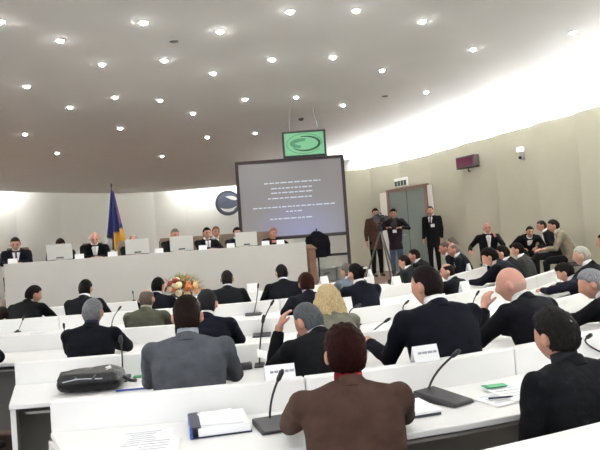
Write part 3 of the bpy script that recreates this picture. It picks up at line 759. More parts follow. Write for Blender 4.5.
def tent(px, py, lab, loc=None, w=.2, h=.11, rz=0, line=True):
    if loc is not None and len(loc) == 2: loc, rz = ledge(atz(loc[0], loc[1], .9))
    t = thing('name_card', lab, 'name card', loc, rz, 'white name cards')
    MB().add([(-w/2, -.03, 0), (w/2, -.03, 0), (w/2, 0, h), (-w/2, 0, h), (-w/2, .03, 0), (w/2, .03, 0), (-w/2, -.027, 0), (w/2, -.027, 0), (w/2, 0, h-.008), (-w/2, 0, h-.008), (-w/2, .027, 0), (w/2, .027, 0)],
             [(0, 1, 2, 3), (3, 2, 5, 4), (7, 6, 9, 8), (8, 9, 10, 11), (0, 6, 7, 1), (4, 5, 11, 10), (0, 3, 9, 6), (1, 7, 8, 2), (3, 4, 10, 9), (2, 8, 11, 5)]).build('card', PAPER, t)
    if line:
        rr = MB()
        a = math.atan2(h, .03); M = Matrix.Rotation(a, 3, 'X')
        x = -w*.33
        while x < w*.33:
            ww = random.uniform(.012, .03); rr.box(M @ V((0, .0, 0))+V((x+ww/2, -.0135, h*.55)), (ww, .012, .002), M); x += ww+.004
        rr.build('printed_line', mat('grey_ink', (150, 152, 160), .7), t)
    return t
pod_cards = [(12, 'leftmost panel member'), (53, 'gap left of the leftmost monitor'), (112, 'flag'), (159, 'gap between second and third monitors'), (203, 'young black-haired man'), (231, 'man at the rightmost monitor'), (266, 'reddish-haired panel member'), (281, 'right end of the podium')]
pod_cards[1] = (79, 'right side of the leftmost monitor')
for px, wd in pod_cards: tent(0, 0, 'white name card on the podium desk by the '+wd, podpos(px, .165, 1.5), .15, .14, PRZ, False)
# flag
fp = atY(115, 250, 13.9); fb = V((fp.x, fp.y, PLAT)); ft = atY(111.5, 186, 13.9)
fl = thing('flag_on_pole', 'blue and yellow flag hanging from a dark pole behind the podium', 'flag', fb)
top = V(ft)-fb; top.x -= 0
struct_poly = None
MB().lathe([(.2, -.0), (.2, .03), (.04, .06), (.02, .1)], 20).build('base', DARKM, fl)
MB().tube([(0, 0, .05), (top.x*.5, 0, top.z*.5), (top.x, 0, top.z)], .016, 10).build('pole', mat('dark_pole', (40, 34, 36), .4), fl, smooth=True)
MB().lathe([(.001, -.02), (.025, 0), (.02, .03), (.001, .08)], 12, o=(top.x, 0, top.z)).build('finial', mat('dark_pole', (40, 34, 36), .4), fl, smooth=True)
rings = []
for k in range(26):
    u = k/25; z = top.z-.08-u*1.25; hw = .04+.19*u**.9; ring = []
    cx = top.x*(z/top.z)+.02+.03*u
    front = []; back = []
    for j in range(31):
        v = j/30; a = v*math.pi*5+u*1.2
        x = cx+(v-.5)*2*hw*(.75+.25*u); y = -.03-.045*math.sin(a)*(.3+u)-.02
        front.append(V((x, y, z-.05*math.sin(v*3))))
        back.append(V((x, y+.008, z-.05*math.sin(v*3))))
    rings.append(front+back[::-1])
fm = bpy.data.materials.new('flag_cloth'); fm.use_nodes = True
nt = fm.node_tree; b = nt.nodes['Principled BSDF']; b.inputs['Roughness'].default_value = .8
at_ = nt.nodes.new('ShaderNodeVertexColor'); at_.layer_name = 'dye'; nt.links.new(at_.outputs['Color'], b.inputs['Base Color'])
fo = MB().loft(rings).build('flag_cloth', fm, fl, smooth=True)
ca = fo.data.color_attributes.new('dye', 'FLOAT_COLOR', 'POINT')
for v in fo.data.vertices:
    k, j = divmod(v.index, 62); j = j if j < 31 else 61-j
    u, w_ = k/25, j/30
    c = (26, 38, 98)
    if u > .66+.10*(1-w_) and w_ > .42: c = (214, 160, 60)
    elif u > .8 and w_ < .25: c = (205, 205, 205)
    elif u > .72: c = (40, 40, 60)
    if w_ > .88 and u < .6: c = (120, 70, 110)
    ca.data[v.index].color = (*srgb(c), 1)
# emblem on the back wall
ec = atY(228, 203, 29.75); em = thing('wall_emblem', 'round grey-blue emblem with white swooshes on the back wall, half behind the projection screen', 'emblem', ec)
RX = Matrix.Rotation(math.pi/2, 3, 'X')
MB().lathe([(.001, -.02), (.56, -.02), (.58, .0), (.58, .04), (.001, .04)], 48, RX).build('disc', mat('slate_blue', (98, 106, 128), .5, var=.1, nscale=8), em)
rg = MB(); rr = []
for k in range(49):
    a = 2*math.pi*k/48; rr.append([V((math.cos(a)*r, y, math.sin(a)*r)) for r, y in ((.47, -.05), (.575, -.05), (.575, -.03), (.47, -.03))])
rg.loft(rr, False).build('rim_band', mat('dark_slate', (72, 76, 92), .5), em)
def crescent(pts_top, pts_bot, nm):
    m_ = MB(); rr = []
    for (x, z), (x2, z2) in zip(pts_top, pts_bot): rr.append([V((x, -.055, z)), V((x, -.04, z)), V((x2, -.04, z2)), V((x2, -.055, z2))])
    m_.loft(rr).build(nm, mat('emblem_white', (235, 235, 232), .6), em)
crescent([(-.10, .30), (.05, .32), (.2, .31), (.36, .26), (.42, .18)], [(-.10, .29), (.05, .2), (.2, .13), (.34, .1), (.42, .14)], 'white_swoosh')
crescent([(-.36, -.2), (-.2, -.25), (0, -.27), (.2, -.25), (.38, -.16)], [(-.36, -.21), (-.22, -.36), (0, -.42), (.2, -.39), (.38, -.2)], 'white_arc')

# projection screen on its stand
SY = 16.0
tl, tr_, br, bl_ = atY(238, 162, SY), atY(341.5, 158, SY), atY(345, 236, SY), atY(243, 238, SY)
x0, x1 = (tl.x+bl_.x)/2, (tr_.x+br.x)/2; z1 = (tl.z+tr_.z)/2; z0 = (bl_.z+br.z)/2
sc_ = thing('projection_screen', 'large framed projection screen with faint lines of text, right of the panel', 'screen', ((x0+x1)/2, SY, STAGE))
hw = (x1-x0)/2; zb, zt = z0-STAGE, z1-STAGE; zc = (zb+zt)/2
FRAME = mat('dark_screen_frame', (44, 34, 36), .5)
sm = bpy.data.materials.new('projected_slide'); sm.use_nodes = True
nt = sm.node_tree; b = nt.nodes['Principled BSDF']; b.inputs['Base Color'].default_value = (.16, .16, .16, 1); b.inputs['Roughness'].default_value = .7
tc = nt.nodes.new('ShaderNodeTexCoord'); mp = nt.nodes.new('ShaderNodeMapping'); mp.inputs['Location'].default_value = (-.15, 0, -(zb+.30)); mp.inputs['Scale'].default_value = (.75, 0, 1.1)
mp.vector_type = 'POINT'
gr = nt.nodes.new('ShaderNodeTexGradient'); gr.gradient_type = 'SPHERICAL'
cr = nt.nodes.new('ShaderNodeValToRGB'); cr.color_ramp.elements[0].color = (*srgb((122, 116, 118)), 1); cr.color_ramp.elements[1].color = (*srgb((142, 144, 196)), 1)
nt.links.new(tc.outputs['Object'], mp.inputs[0]); nt.links.new(mp.outputs[0], gr.inputs[0]); nt.links.new(gr.outputs['Fac'], cr.inputs[0])
nt.links.new(cr.outputs[0], b.inputs['Emission Color']); b.inputs['Emission Strength'].default_value = .27
MB().box((0, .0, zc), (2*hw, .02, zt-zb)).build('slide', sm, sc_)
for zz in (zt, zb): MB().box((0, 0, zz), (2*hw+.14, .07, .08)).build('crossbar', FRAME, sc_)
for sx in (-1, 1): MB().box((sx*(hw+.04), 0, (zt+.04)/2+.02), (.08, .06, zt+.0)).build('post', FRAME, sc_)
MB().box((0, 0, zb-.5), (2*hw+.08, .05, .06)).build('lower_bar', FRAME, sc_)
for sx in (-1, 1): MB().box((sx*(hw+.04), 0, .025), (.08, .7, .05)).build('foot', FRAME, sc_)
TXT = mat('projected_text', (170, 178, 190), .6, emit=.34)
for k, (y, a, b_) in enumerate(((182, 264, 320), (187.5, 271, 312), (192, 271, 313), (197.5, 268, 312), (206, 253, 335), (211, 286, 302), (218, 270, 313))):
    pa, pb = atY(a, y, SY), atY(b_, y, SY); zz = (pa.z+pb.z)/2-STAGE; x = pa.x-(x0+x1)/2; xe = pb.x-(x0+x1)/2; m_ = MB()
    while x < xe:
        ww = min(random.uniform(.05, .16), max(.04, xe-x)); m_.box((x+ww/2, -.013, zz), (ww, .006, .028)); x += ww+.03
    m_.build('text_line', TXT, sc_)
# ceiling television
tva, tvb = atY(282, 131, 13), atY(326.5, 157, 13); cx, cz = (tva.x+tvb.x)/2+.0, (3.80+3.264)/2
tv = thing('television', 'black framed television with green oval picture hanging above the projection screen', 'television', (cx, 13, cz), 0)
TW, THh = .88, .535
MB().box((0, .05, 0), (TW, .1, THh)).build('case', mat('tv_case', (24, 30, 28), .4), tv, bevel=.01)
MB().box((0, -.004, 0), (TW-.09, .012, THh-.09)).build('screen', mat('tv_green', (104, 162, 122), .3, emit=.16), tv)
def oval(rx, rz_, w0, w1, a0, a1, m, nm, y=-.014, cx=0, cz=0):
    rr = []
    for k in range(41):
        t = k/40; a = a0+(a1-a0)*t; w = w0+(w1-w0)*math.sin(math.pi*t)
        rr.append([V((cx+math.cos(a)*(rx-w), y, cz+math.sin(a)*(rz_-w*.8))), V((cx+math.cos(a)*rx, y, cz+math.sin(a)*rz_)), V((cx+math.cos(a)*rx, y+.006, cz+math.sin(a)*rz_)), V((cx+math.cos(a)*(rx-w), y+.006, cz+math.sin(a)*(rz_-w*.8)))])
    MB().loft(rr).build(nm, m, tv)
GD = mat('tv_dark_green', (16, 62, 42), .4, emit=.1); GM = mat('tv_mid_green', (58, 118, 84), .4, emit=.2)
oval(.36, .205, .012, .016, -.2, 2*math.pi-.5, GM, 'oval_line')
oval(.30, .155, .02, .05, -2.6, 1.9, GD, 'dark_swoosh', y=-.016, cx=.03)
oval(.24, .10, .07, .1, 1.2, 4.6, GM, 'inner_swoosh', y=-.016, cx=-.05, cz=.01)
MB().box((0, -.002, -THh/2+.02), (.12, .012, .015)).build('logo_strip', DARKM, tv)
for sx in (-.3, .3): MB().tube([(sx, .06, THh/2-.02), (sx*.8, .06, 4.25-cz)], .008, 8).build('hanging_wire', CHROME, tv)
hk = atz(301, 118.5, 4.25); tag(MB().lathe([(.001, -.05), (.04, -.045), (.06, -.01), (.06, 0)], 14).build('ceiling_hook', mat('dull_dark', (70, 70, 70), .6), loc=hk), 'small dark fitting in the ceiling above the television', 'fitting')

# lectern, hung jacket and cases below the screen
lp = atY(310, 250, 13.6); lz = STAGE
lc = thing('wooden_lectern', 'narrow brown wooden lectern beside the right end of the podium', 'lectern', (lp.x, lp.y, lz), math.radians(20))
WOOD = mat('brown_wood', (122, 88, 66), .5, var=.2, nscale=6)
MB().box((0, 0, .02), (.34, .34, .04)).build('base', WOOD, lc, bevel=.005)
MB().box((0, 0, .48), (.15, .24, .9)).build('column', WOOD, lc, bevel=.008)
MB().box((0, 0, .95), (.18, .34, .035), Matrix.Rotation(.25, 3, 'X')).build('top_board', WOOD, lc, bevel=.005)
rk = atY(318, 250, 14.2); rkz = STAGE
ck = thing('coat_stand', 'dark stand holding the navy jacket under the projection screen', 'coat stand', (rk.x, rk.y, rkz))
MB().lathe([(.2, 0), (.2, .02), (.03, .05), (.018, .08), (.018, 1.33), (.001, 1.35)], 18, None, (0, .16, 0)).build('pole', DARKM, ck, smooth=True)
MB().tube([(0, .16, 1.32), (0, .08, 1.325), (0, -.02, 1.305)], .012, 8).build('hook', DARKM, ck, smooth=True)
jt = MB(); jt.loft([sell(V((0, 0, z)), V((1, 0, 0)), V((0, 1, 0)), a, b) for z, a, b in ((.70, .20, .085), (.85, .19, .09), (1.05, .195, .1), (1.18, .2, .085), (1.25, .11, .06), (1.285, .055, .05))])
for sd in (-1, 1): jt.tube([(sd*.19, 0, 1.17), (sd*.225, 0, .98), (sd*.22, .01, .72)], [.06, .058, .05], 12)
jo = jt.fused('hanging_jacket', fabric((27, 26, 36)), None, .016, 5, .01); jo.location = (rk.x, rk.y, rkz); tag(jo, 'dark navy jacket hanging on the stand under the projection screen', 'jacket')
def case(px, py, w, h, lab, Y=17.0):
    p = atY(px, py, Y); p.z = STAGE
    t = thing('equipment_case', lab, 'case', p, .15, 'grey cases under the screen')
    GC = mat('grey_case', (148, 148, 144), .5, var=.06, nscale=6)
    MB().box((0, 0, h*.4), (w, .35, h*.8)).build('body', GC, t, bevel=.025, seg=3); MB().box((0, 0, h*.9), (w+.01, .36, h*.2)).build('lid', GC, t, bevel=.02, seg=3)
    MB().tube([(-.08, -.19, h*.55), (-.07, -.22, h*.6), (.07, -.22, h*.6), (.08, -.19, h*.55)], .01, 8).build('handle', BLACK, t)
case(325, 264, .5, .36, 'grey equipment case on the stage under the projection screen'); case(342, 263, .34, .38, 'smaller grey case beside the right post of the screen')
# tripod with video camera
tp = atY(382, 250, 16.2); tr0 = V((tp.x, tp.y, STAGE))
tri = thing('tripod', 'tall tripod carrying a video camera before the stage door', 'tripod', tr0)
for k in range(3):
    a = math.radians(-90+15+120*k); lg = MB().tube([(0, 0, 1.22), (math.cos(a)*.22, math.sin(a)*.22, .65), (math.cos(a)*.46, math.sin(a)*.46, .02)], [.026, .022, .018], 10).build('leg', mat('grey_tripod', (96, 94, 92), .4, .3), tri, smooth=True)
    MB().ball((math.cos(a)*.46, math.sin(a)*.46, .02), .026, 10, 8).build('rubber_foot', BLACK, lg)
MB().lathe([(.05, 1.18), (.05, 1.26), (.03, 1.28), (.03, 1.36), (.06, 1.37), (.06, 1.40)], 16).build('head', BLACK, tri)
MB().tube([(-.02, .03, 1.33), (-.14, .26, 1.24)], .012, 8).build('pan_handle', BLACK, tri)
vc = thing('video_camera', 'black shoulder video camera on the tripod', 'camera', tr0+V((0, 0, 1.4)), .35)
MB().box((0, .02, .1), (.13, .34, .18)).build('body', BLACK, vc, bevel=.02)
MB().lathe([(.05, 0), (.05, .12), (.065, .13), (.065, .19), (.05, .19)], 18, RX, (0, -.15, .1)).build('lens', BLACK, vc)
MB().tube([(0, -.1, .19), (0, -.1, .24), (0, .12, .24), (0, .12, .19)], .013, 8).build('carry_handle', BLACK, vc)
MB().box((-.1, -.05, .18), (.07, .16, .07)).build('viewfinder', BLACK, vc, bevel=.01)
MB().box((0, .22, .1), (.11, .07, .14)).build('battery', DARKM, vc, bevel=.006)
pc = s2['loc']+Matrix.Rotation(s2['rz'], 3, 'Z') @ (V((.0, .42, 1.30))*s2['s'])
ph = thing('photo_camera', 'black photo camera held by the photographer in jeans', 'camera', pc, s2['rz'])
MB().box((0, 0, 0), (.15, .07, .10)).build('body', BLACK, ph, bevel=.012); MB().lathe([(.036, 0), (.036, .08), (.04, .1), (.001, .1)], 16, Matrix.Rotation(-math.pi/2, 3, 'X'), (0, .03, 0)).build('lens', BLACK, ph); MB().box((0, 0, .06), (.06, .05, .03)).build('flash', DARKM, ph, bevel=.005)

# door, sign, wall fittings
def wallat(px, py, off=0):          # where the line of sight of the column meets the right wall, moved off the wall
    r = ray(px, py)
    for i in range(len(wpts)-1):
        a, b = wpts[i], wpts[i+1]; d = b-a; det = d.x*(-r.y)-d.y*(-r.x)
        s = ((-a.x)*(-r.y)-(-a.y)*(-r.x))/det
        if -.001 <= s <= 1.001:
            p = a+d*s; k = p.y/r.y; n = V((-d.y, d.x)).normalized(); n = -n if n.x > 0 else n
            p = p+n*off; return V((p.x, p.y, EYE.z+r.z*k)), math.atan2(-d.y, -d.x), n
pl, ang, n = wallat(392, 189); pr, _, _ = wallat(430, 188)
c = (pl+pr)/2; wd = (pr.xy-pl.xy).length; dirv = (pr.xy-pl.xy).normalized(); n = V((dirv.y, -dirv.x))
dang = math.atan2(dirv.y, dirv.x); dh = (pl.z+pr.z)/2-STAGE
dr = thing('door_1', None, None, (c.x+n.x*.13, c.y+n.y*.13, STAGE), dang); dr['kind'] = 'structure'
MB().box((0, 0, dh/2-.02), (wd-.06, .05, dh-.04)).build('leaf', mat('grey_green_door', (112, 122, 116), .5, var=.03, nscale=3), dr)
fm_ = mat('brown_frame', (122, 96, 84), .5)
for sx in (-1, 1): MB().box((sx*wd/2, 0, dh/2), (.1, .12, dh)).build('jamb', fm_, dr)
MB().box((0, 0, dh), (wd+.1, .12, .09)).build('head_jamb', fm_, dr)
MB().box((.02, -.03, dh/2), (.012, .012, dh-.1)).build('meeting_gap', mat('dark_gap', (60, 66, 62), .6), dr)
MB().tube([(-.1, -.04, 1.05), (-.1, -.08, 1.05), (-.22, -.08, 1.05)], .012, 8).build('handle', CHROME, dr)
for sx, w_ in ((-1, .55), (1, .18)):
    s_ = struct('trim_door', MB().box((0, 0, 0), (w_, .05, dh)), mat('pale_reveal', (222, 218, 212), .6)); q = c.xy+dirv*(sx*(wd/2+.06+w_/2))+n*.12
    s_.location = (q.x, q.y, STAGE+dh/2); s_.rotation_euler.z = dang
p, a, n2 = wallat(404.5, 182); p = p+V((n.x, n.y, 0))*.12
sg = thing('exit_sign', 'small white sign with four dark green marks above the door', 'sign', p, dang)
SW, SH = .62, .25
MB().box((0, 0, 0), (SW, .06, SH)).build('plate', mat('sign_white', (225, 226, 222), .5), sg, bevel=.006)
GSI = mat('sign_green', (44, 70, 54), .5)
for k in range(4):
    x = (k-1.5)*.15; m_ = MB()
    m_.box((x, -.034, -.035), (.115, .008, .15)); m_.build('green_mark', GSI, sg)
def fit(px, py, off=.08):
    p, a, _ = wallat(px, py); 
    i = 0
    best = min(range(len(wpts)-1), key=lambda i: abs(((wpts[i]+wpts[i+1])/2-p.xy).length))
    d = (wpts[best+1]-wpts[best]).normalized(); n = V((d.y, -d.x)); n = -n if n.x > 0 else n
    return p+V((n.x, n.y, 0))*off, math.atan2(d.y, d.x)
p, a = fit(472, 162, .14)
wsx = thing('wall_display', 'dark maroon display box high on the beige right wall', 'display', p, a)
MB().box((0, 0, 0), (.66, .18, .29)).build('case', mat('dark_case', (40, 26, 32), .5), wsx, bevel=.01); MB().box((0, -.095, 0), (.58, .012, .21)).build('screen', mat('maroon_glass', (78, 30, 52), .2, emit=.15), wsx); MB().tube([(0, 0, -.14), (0, .02, -.22), (0, .12, -.24)], .015, 8).build('bracket', DARKM, wsx)
p, a = fit(525, 153, .12)
wsn = thing('wall_lamp', 'small white fitting high on the beige wall, right of the maroon display', 'wall lamp', p, a)
MB().box((0, 0, .08), (.16, .1, .1)).build('lamp_head', mat('white_lamp', (250, 250, 250), .4, emit=.6), wsn, bevel=.02); MB().box((0, .03, -.06), (.12, .06, .2)).build('bracket', mat('grey_bracket', (168, 166, 164), .5), wsn, bevel=.01); MB().ball((0, -.02, -.1), (.035, .035, .035), 12, 8).build('sensor', DARKM, wsn)

# flowers
fw = atY(182, 296, 10.3); fw.z = 0
pd = thing('plant_pedestal', 'white pedestal carrying the flower arrangement before the podium', 'pedestal', fw)
MB().lathe([(.2, 0), (.2, .04), (.14, .07), (.14, .66), (.19, .7), (.19, .74)], 28).build('column', WHITE, pd, smooth=False)
bq = thing('flower_arrangement', 'large arrangement of cream, orange and red flowers before the podium', 'flowers', fw+V((0, 0, .742)))
MB().lathe([(.10, 0), (.16, .06), (.17, .16), (.15, .17), (.001, .15)], 24).build('bowl', mat('brown_bowl', (96, 66, 48), .5), bq, smooth=True)
lf = MB()
for k in range(260):
    a = random.uniform(0, 2*math.pi); el_ = random.uniform(.1, 1.45); L = random.uniform(.18, .30)*(1.2 if el_ < .9 else 1)
    d = V((math.cos(a)*math.cos(el_)*1.15, math.sin(a)*math.cos(el_), math.sin(el_)*1.12)); base = V((0, 0, .14))+d*L*.55; tip = V((0, 0, .14))+d*L*1.15
    sd_ = d.cross(V((0, 0, 1))).normalized()*random.uniform(.012, .022); m_ = (base+tip)/2+V((0, 0, .012)); up_ = d.cross(sd_).normalized()*.003
    lf.add([base, m_-sd_, tip, m_+sd_, m_+up_, m_-up_], [(0, 1, 4), (1, 2, 4), (2, 3, 4), (3, 0, 4), (1, 0, 5), (2, 1, 5), (3, 2, 5), (0, 3, 5)])
lfo = lf.build('foliage', mat('olive_leaf', (150, 150, 104), .7, var=.3, nscale=12), bq); lfo['kind'] = 'stuff'
cols = [(238, 222, 180), (226, 140, 80), (150, 52, 44), (242, 236, 214), (214, 120, 90), (120, 40, 40), (236, 200, 150)]
for k in range(52):
    a = random.uniform(0, 2*math.pi) if k % 3 == 0 else random.uniform(math.pi, 2*math.pi); el_ = random.uniform(.0, 1.25)
    d = V((math.cos(a)*math.cos(el_)*1.25, math.sin(a)*math.cos(el_), math.sin(el_)*.95)); c0 = V((0, 0, .15))+d*random.uniform(.2, .28); R_ = random.uniform(.035, .062); m_ = MB()
    q = d.to_track_quat('Z', 'Y').to_matrix()
    for lay, (np_, rr_, tilt) in enumerate(((8, 1.0, .25), (6, .7, .7), (4, .42, 1.15))):
        for j in range(np_):
            aa = 2*math.pi*j/np_+lay*.4; t_ = V((math.cos(aa)*math.cos(tilt), math.sin(aa)*math.cos(tilt), math.sin(tilt)))
            m_.ball(c0+q @ (t_*R_*rr_*.6+V((0, 0, .004*lay))), (R_*.42*rr_+.004, R_*.42*rr_+.004, R_*.26), 6, 4, q)
    colr = cols[0 if d.x < 0 and random.random() < .45 else (1 if d.x > .3 and random.random() < .6 else random.randrange(7))]
    m_.build('blossom', mat('petal', colr, .6), bq, smooth=True)

# ------------------------------------------------------------------ microphones, cards, papers, bag
def mic(base, bend, tip, lab, console=None, r=.0055, ped=True, cdir=0.0):
    """base/bend/tip world points of the gooseneck"""
    t = thing('gooseneck_microphone', lab, 'microphone', base, 0, 'desk microphones')
    B = V((0, 0, 0)); K = V(bend)-V(base); T_ = V(tip)-V(base)
    pts = [B+V((0, 0, .015))]
    for k in range(1, 9):
        u = k/8; pts.append((1-u)**2*B+2*u*(1-u)*K+u*u*T_)
    MB().tube(pts, r, 8).build('gooseneck', BLACK, t, smooth=True)
    d = (pts[-1]-pts[-2]).normalized()
    MB().tube([pts[-1]-d*.02, pts[-1]-d*.005, pts[-1]+d*.03, pts[-1]+d*.045], [.006, .012, .013, .006], 12).build('capsule', BLACK, t, smooth=True)
    if console:
        w, l, h = console; M = Matrix.Rotation(cdir, 3, 'Z')
        c = M @ V((0, -l/2+.03, h/2)); 
        vs = [M @ V(p) for p in ((-w/2, .03, 0), (w/2, .03, 0), (w/2, .03-l, 0), (-w/2, .03-l, 0), (-w/2, .03, h), (w/2, .03, h), (w*.42, .03-l, h*.45), (-w*.42, .03-l, h*.45))]
        MB().add(vs, [(0, 1, 2, 3)[::-1][::-1], (4, 7, 6, 5), (0, 4, 5, 1), (1, 5, 6, 2), (2, 6, 7, 3), (3, 7, 4, 0)]).build('console', mat('black_console', (38, 38, 42), .4), t, bevel=.006)
    else: MB().lathe([(.04, 0), (.04, .008), (.012, .02), (.008, .03)], 18).build('base', BLACK, t, smooth=True)
    return t
def mic_px(b, k, tip, lab, z=.75, console=None, lean=0.0, cdir=0.0, r=.0055):
    B = settle(atz(b[0], b[1], z), .045); Yb = B.y
    mic(B, atY(k[0], k[1], Yb+lean*.4), atY(tip[0], tip[1], Yb+lean), lab, console, r, cdir=cdir)
mic_px((270, 424), (268.5, 400), (279, 378), 'slim microphone on the nearest desk, left of the brown-jacketed person', console=(.16, .2, .03), cdir=.3)
mic_px((428, 398), (427, 377), (454, 355), 'large-based bent microphone on the nearest desk, right of the brown-jacketed person', console=(.15, .27, .045), cdir=.62, lean=.08, r=.006)
mic_px((122.5, 379), (123, 362), (121, 342), 'upright microphone on the second desk, beside the black bag', console=(.11, .16, .025), cdir=.1)
mic_px((259, 363), (259, 345), (263, 321), 'upright microphone beside the black box, left of the leaning grey-haired man', console=(.07, .1, .02))
mic_px((262, 335), (261, 321), (271.5, 304), 'microphone on the third desk, behind the black box', console=(.17, .15, .025))
mic_px((253, 314), (257, 302), (258, 287), 'microphone on the fourth desk, right of charcoal suited man', console=(.2, .15, .025))
mic_px((112, 328), (110.5, 320), (119, 309), 'microphone at the right shoulder of the grey-haired man at left')
mic_px((64.5, 337), (64.5, 332), (64, 327), 'short microphone left of the grey-haired man at left')
mic_px((21.5, 331), (21, 325), (23, 319), 'microphone on the fourth desk near the left edge', r=.004)
mic_px((342, 322), (341, 313), (357, 306), 'bent microphone right of the blond woman', lean=-.03)
mic_px((366, 341), (368, 333), (386, 321), 'bent microphone on the second desk, left of the navy suited man', console=(.2, .15, .03), lean=.05)
mic_px((399, 317), (399, 308), (406, 303), 'thin microphone just left of the navy suited man')
mic_px((473, 310), (472, 301), (477, 294), 'thin microphone between the navy suited man and the bald man')
mic_px((578, 352), (577, 343), (588, 337), 'microphone tip on the nearest desk beside the right foreground person', r=.006, lean=-.14)
mic_px((134, 301), (134, 297), (133, 293), 'tiny microphone left of the man beside the flowers')
def onledge(px, py, zt=.9):
    p = atz(px, py, zt); return p
tent(0, 0, 'white name card on the nearest desk ledge, above the bent microphone', (438, 365), .15, .085, math.radians(22))
tent(0, 0, 'white name card on the nearest desk ledge, left of brown-jacketed person', (283, 383), .155, .075, math.radians(6))
far_cards = [(356, 277, 'far desk left of the tripod foot'), (393, 285, 'fourth desk beside dark green jacket'), (333, 284, 'last desk beside auburn hair'), (462, 292, 'fourth desk beside the man in profile'), (478, 270.5, 'desk right of the man in profile'), (257.5, 293, 'last desk, right of the charcoal suit'), (345, 310, 'ledge beside the blond woman'), (463, 252, 'far desk beside the ruddy men')]
for px, py, wd in far_cards: tent(0, 0, 'white name card on the '+wd, (px, py), .16, .12, math.radians(lerp(px, [250, 330, 400, 480], [2, 15, 40, 45])), False)
def cup(px, py, lab, z=.75):
    t = thing('paper_cup', lab, 'cup', settle(atz(px, py, z), .1), 0, 'white cups on the desks')
    MB().lathe([(.028, 0), (.038, .095), (.035, .095), (.026, .005)], 20).build('cup_wall', PAPER, t, smooth=True)
    MB().lathe([(.036, .093), (.040, .096), (.036, .099)], 20).build('rim', PAPER, t, smooth=True)
for px, py, wd in ((532, 283, 'left one of three on the third desk at right'), (541, 281, 'middle one of three on the third desk at right'), (549, 276.5, 'right one of three on the third desk at right')): cup(px, py, 'white cup, '+wd)
def sheet(px, py, w, l, rz, lab, z=.75, n=1, lines=0, col=PAPER):
    t = thing('paper_sheet' if n == 1 else 'paper_stack', lab, 'paper', settle(atz(px, py, z), l*.5+.03), math.radians(rz), 'papers on the desks')
    for k in range(n):
        MB().box((random.uniform(-.01, .01)*k, random.uniform(-.01, .01)*k, .0015+.003*k), (w, l, .002), Matrix.Rotation(.06*k, 3, 'Z')).build('page', col, t)
    if lines:
        m_ = MB()
        for k in range(lines):
            y = l*.38-k*l*.76/lines; m_.box((-.02, y, .003*n+.001), (w*random.uniform(.4, .75), .006, .001))
        m_.build('printed_lines', mat('pale_ink', (196, 198, 204), .7), t)
    return t
sheet(146, 440, .24, .30, 8, 'white printed sheet on the nearest desk left of the blue binder', lines=7)
sheet(158, 448, .18, .25, 6, 'second white sheet overlapping the first, left of the blue binder', z=.7545, lines=5)
sheet(506, 399, .28, .20, 24, 'white printed sheets on the nearest desk right of the bent microphone', n=2, lines=6)
sheet(517, 393, .21, .28, 15, 'white sheet on the nearest desk beside the right foreground person', lines=4, z=.757)
sheet(38, 334, .3, .21, 0, 'white papers on the fourth desk near the left edge', lines=4)
sheet(68, 333, .21, .2, 4, 'white paper on the fourth desk left of the grey-haired man', z=.75)
sheet(395, 336, .3, .21, 15, 'white papers left of the navy suited man', n=2)
sheet(478, 342, .3, .21, 25, 'white papers between navy suited man and the bald man', lines=4)
sheet(545, 312, .3, .21, 42, 'white papers before the silver-haired man', n=3)
sheet(522, 291, .3, .21, 50, 'white papers before the bowed dark-haired person', n=2)
sheet(374, 318, .28, .2, 24, 'white papers on the third desk right of the blond woman', n=2, lines=4)
sheet(232, 341, .28, .2, 5, 'white papers on the third desk right of the grey suit')
sheet(392, 289, .4, .25, 35, 'white papers on the desk under the dark green jacket', n=2)
# hand-held paper
hs = V((.0, .0, .0)); p = atY(266, 355, 4.3)
hpz = thing('paper_sheet', 'white paper tilted up in the hands of the leaning grey-haired man', 'paper', p, math.radians(25), 'papers on the desks')
MB().box((0, 0, 0), (.12, .10, .002), Matrix.Rotation(-.35, 3, 'Z') @ Matrix.Rotation(math.radians(22), 3, 'X') @ Matrix.Rotation(.35, 3, 'Y')).build('page', PAPER, hpz)
# white folder with dark edge
fo_ = thing('white_folder', 'white folder with dark edge on the nearest desk beside brown-jacketed person', 'folder', settle(atz(407, 412, .75), .16), math.radians(16))
MB().box((0, 0, .006), (.23, .25, .012)).build('cover', mat('dark_cover', (58, 66, 72), .5), fo_); MB().box((.012, .0, .018), (.225, .25, .012)).build('pages', PAPER, fo_, bevel=.002)
MB().box((-.05, .09, .025), (.04, .01, .001)).build('printed_line', mat('pale_ink', (196, 198, 204), .7), fo_)
# green cards
gcard = mat('green_card', (28, 140, 92), .5)
for px, py, rz, lab in ((494, 387, 10, 'green card on the nearest desk left of the right foreground person'), (143, 375.5, 5, 'green card on the second desk right of the black bag')):
    t = thing('green_card', lab, 'card', settle(atz(px, py, .75 if px < 300 else .761), .07), math.radians(rz)); MB().box((0, 0, .004), (.11, .07, .004)).build('cover', gcard, t, bevel=.001); MB().box((.01, -.01, .008), (.1, .06, .003)).build('page', mat('green_light', (90, 180, 130), .5), t)
tag(MB().tube([(-.06, 0, .005), (.05, .01, .005), (.065, .011, .005)], [.005, .005, .001], 8).build('pen', mat('dark_pen', (50, 56, 80), .3), loc=settle(atz(501, 399, .762), .05), smooth=True), 'dark pen on the nearest desk beside the right foreground person', 'pen')
tag(MB().tube([(-.1, 0, .006), (.1, .02, .006), (.115, .0215, .006)], [.006, .006, .001], 8).build('pen', mat('blue_pen', (36, 70, 150), .3), loc=settle(atz(132, 391, .75), .05), smooth=True), 'blue pen at the edge of the second desk, right of the black bag', 'pen')
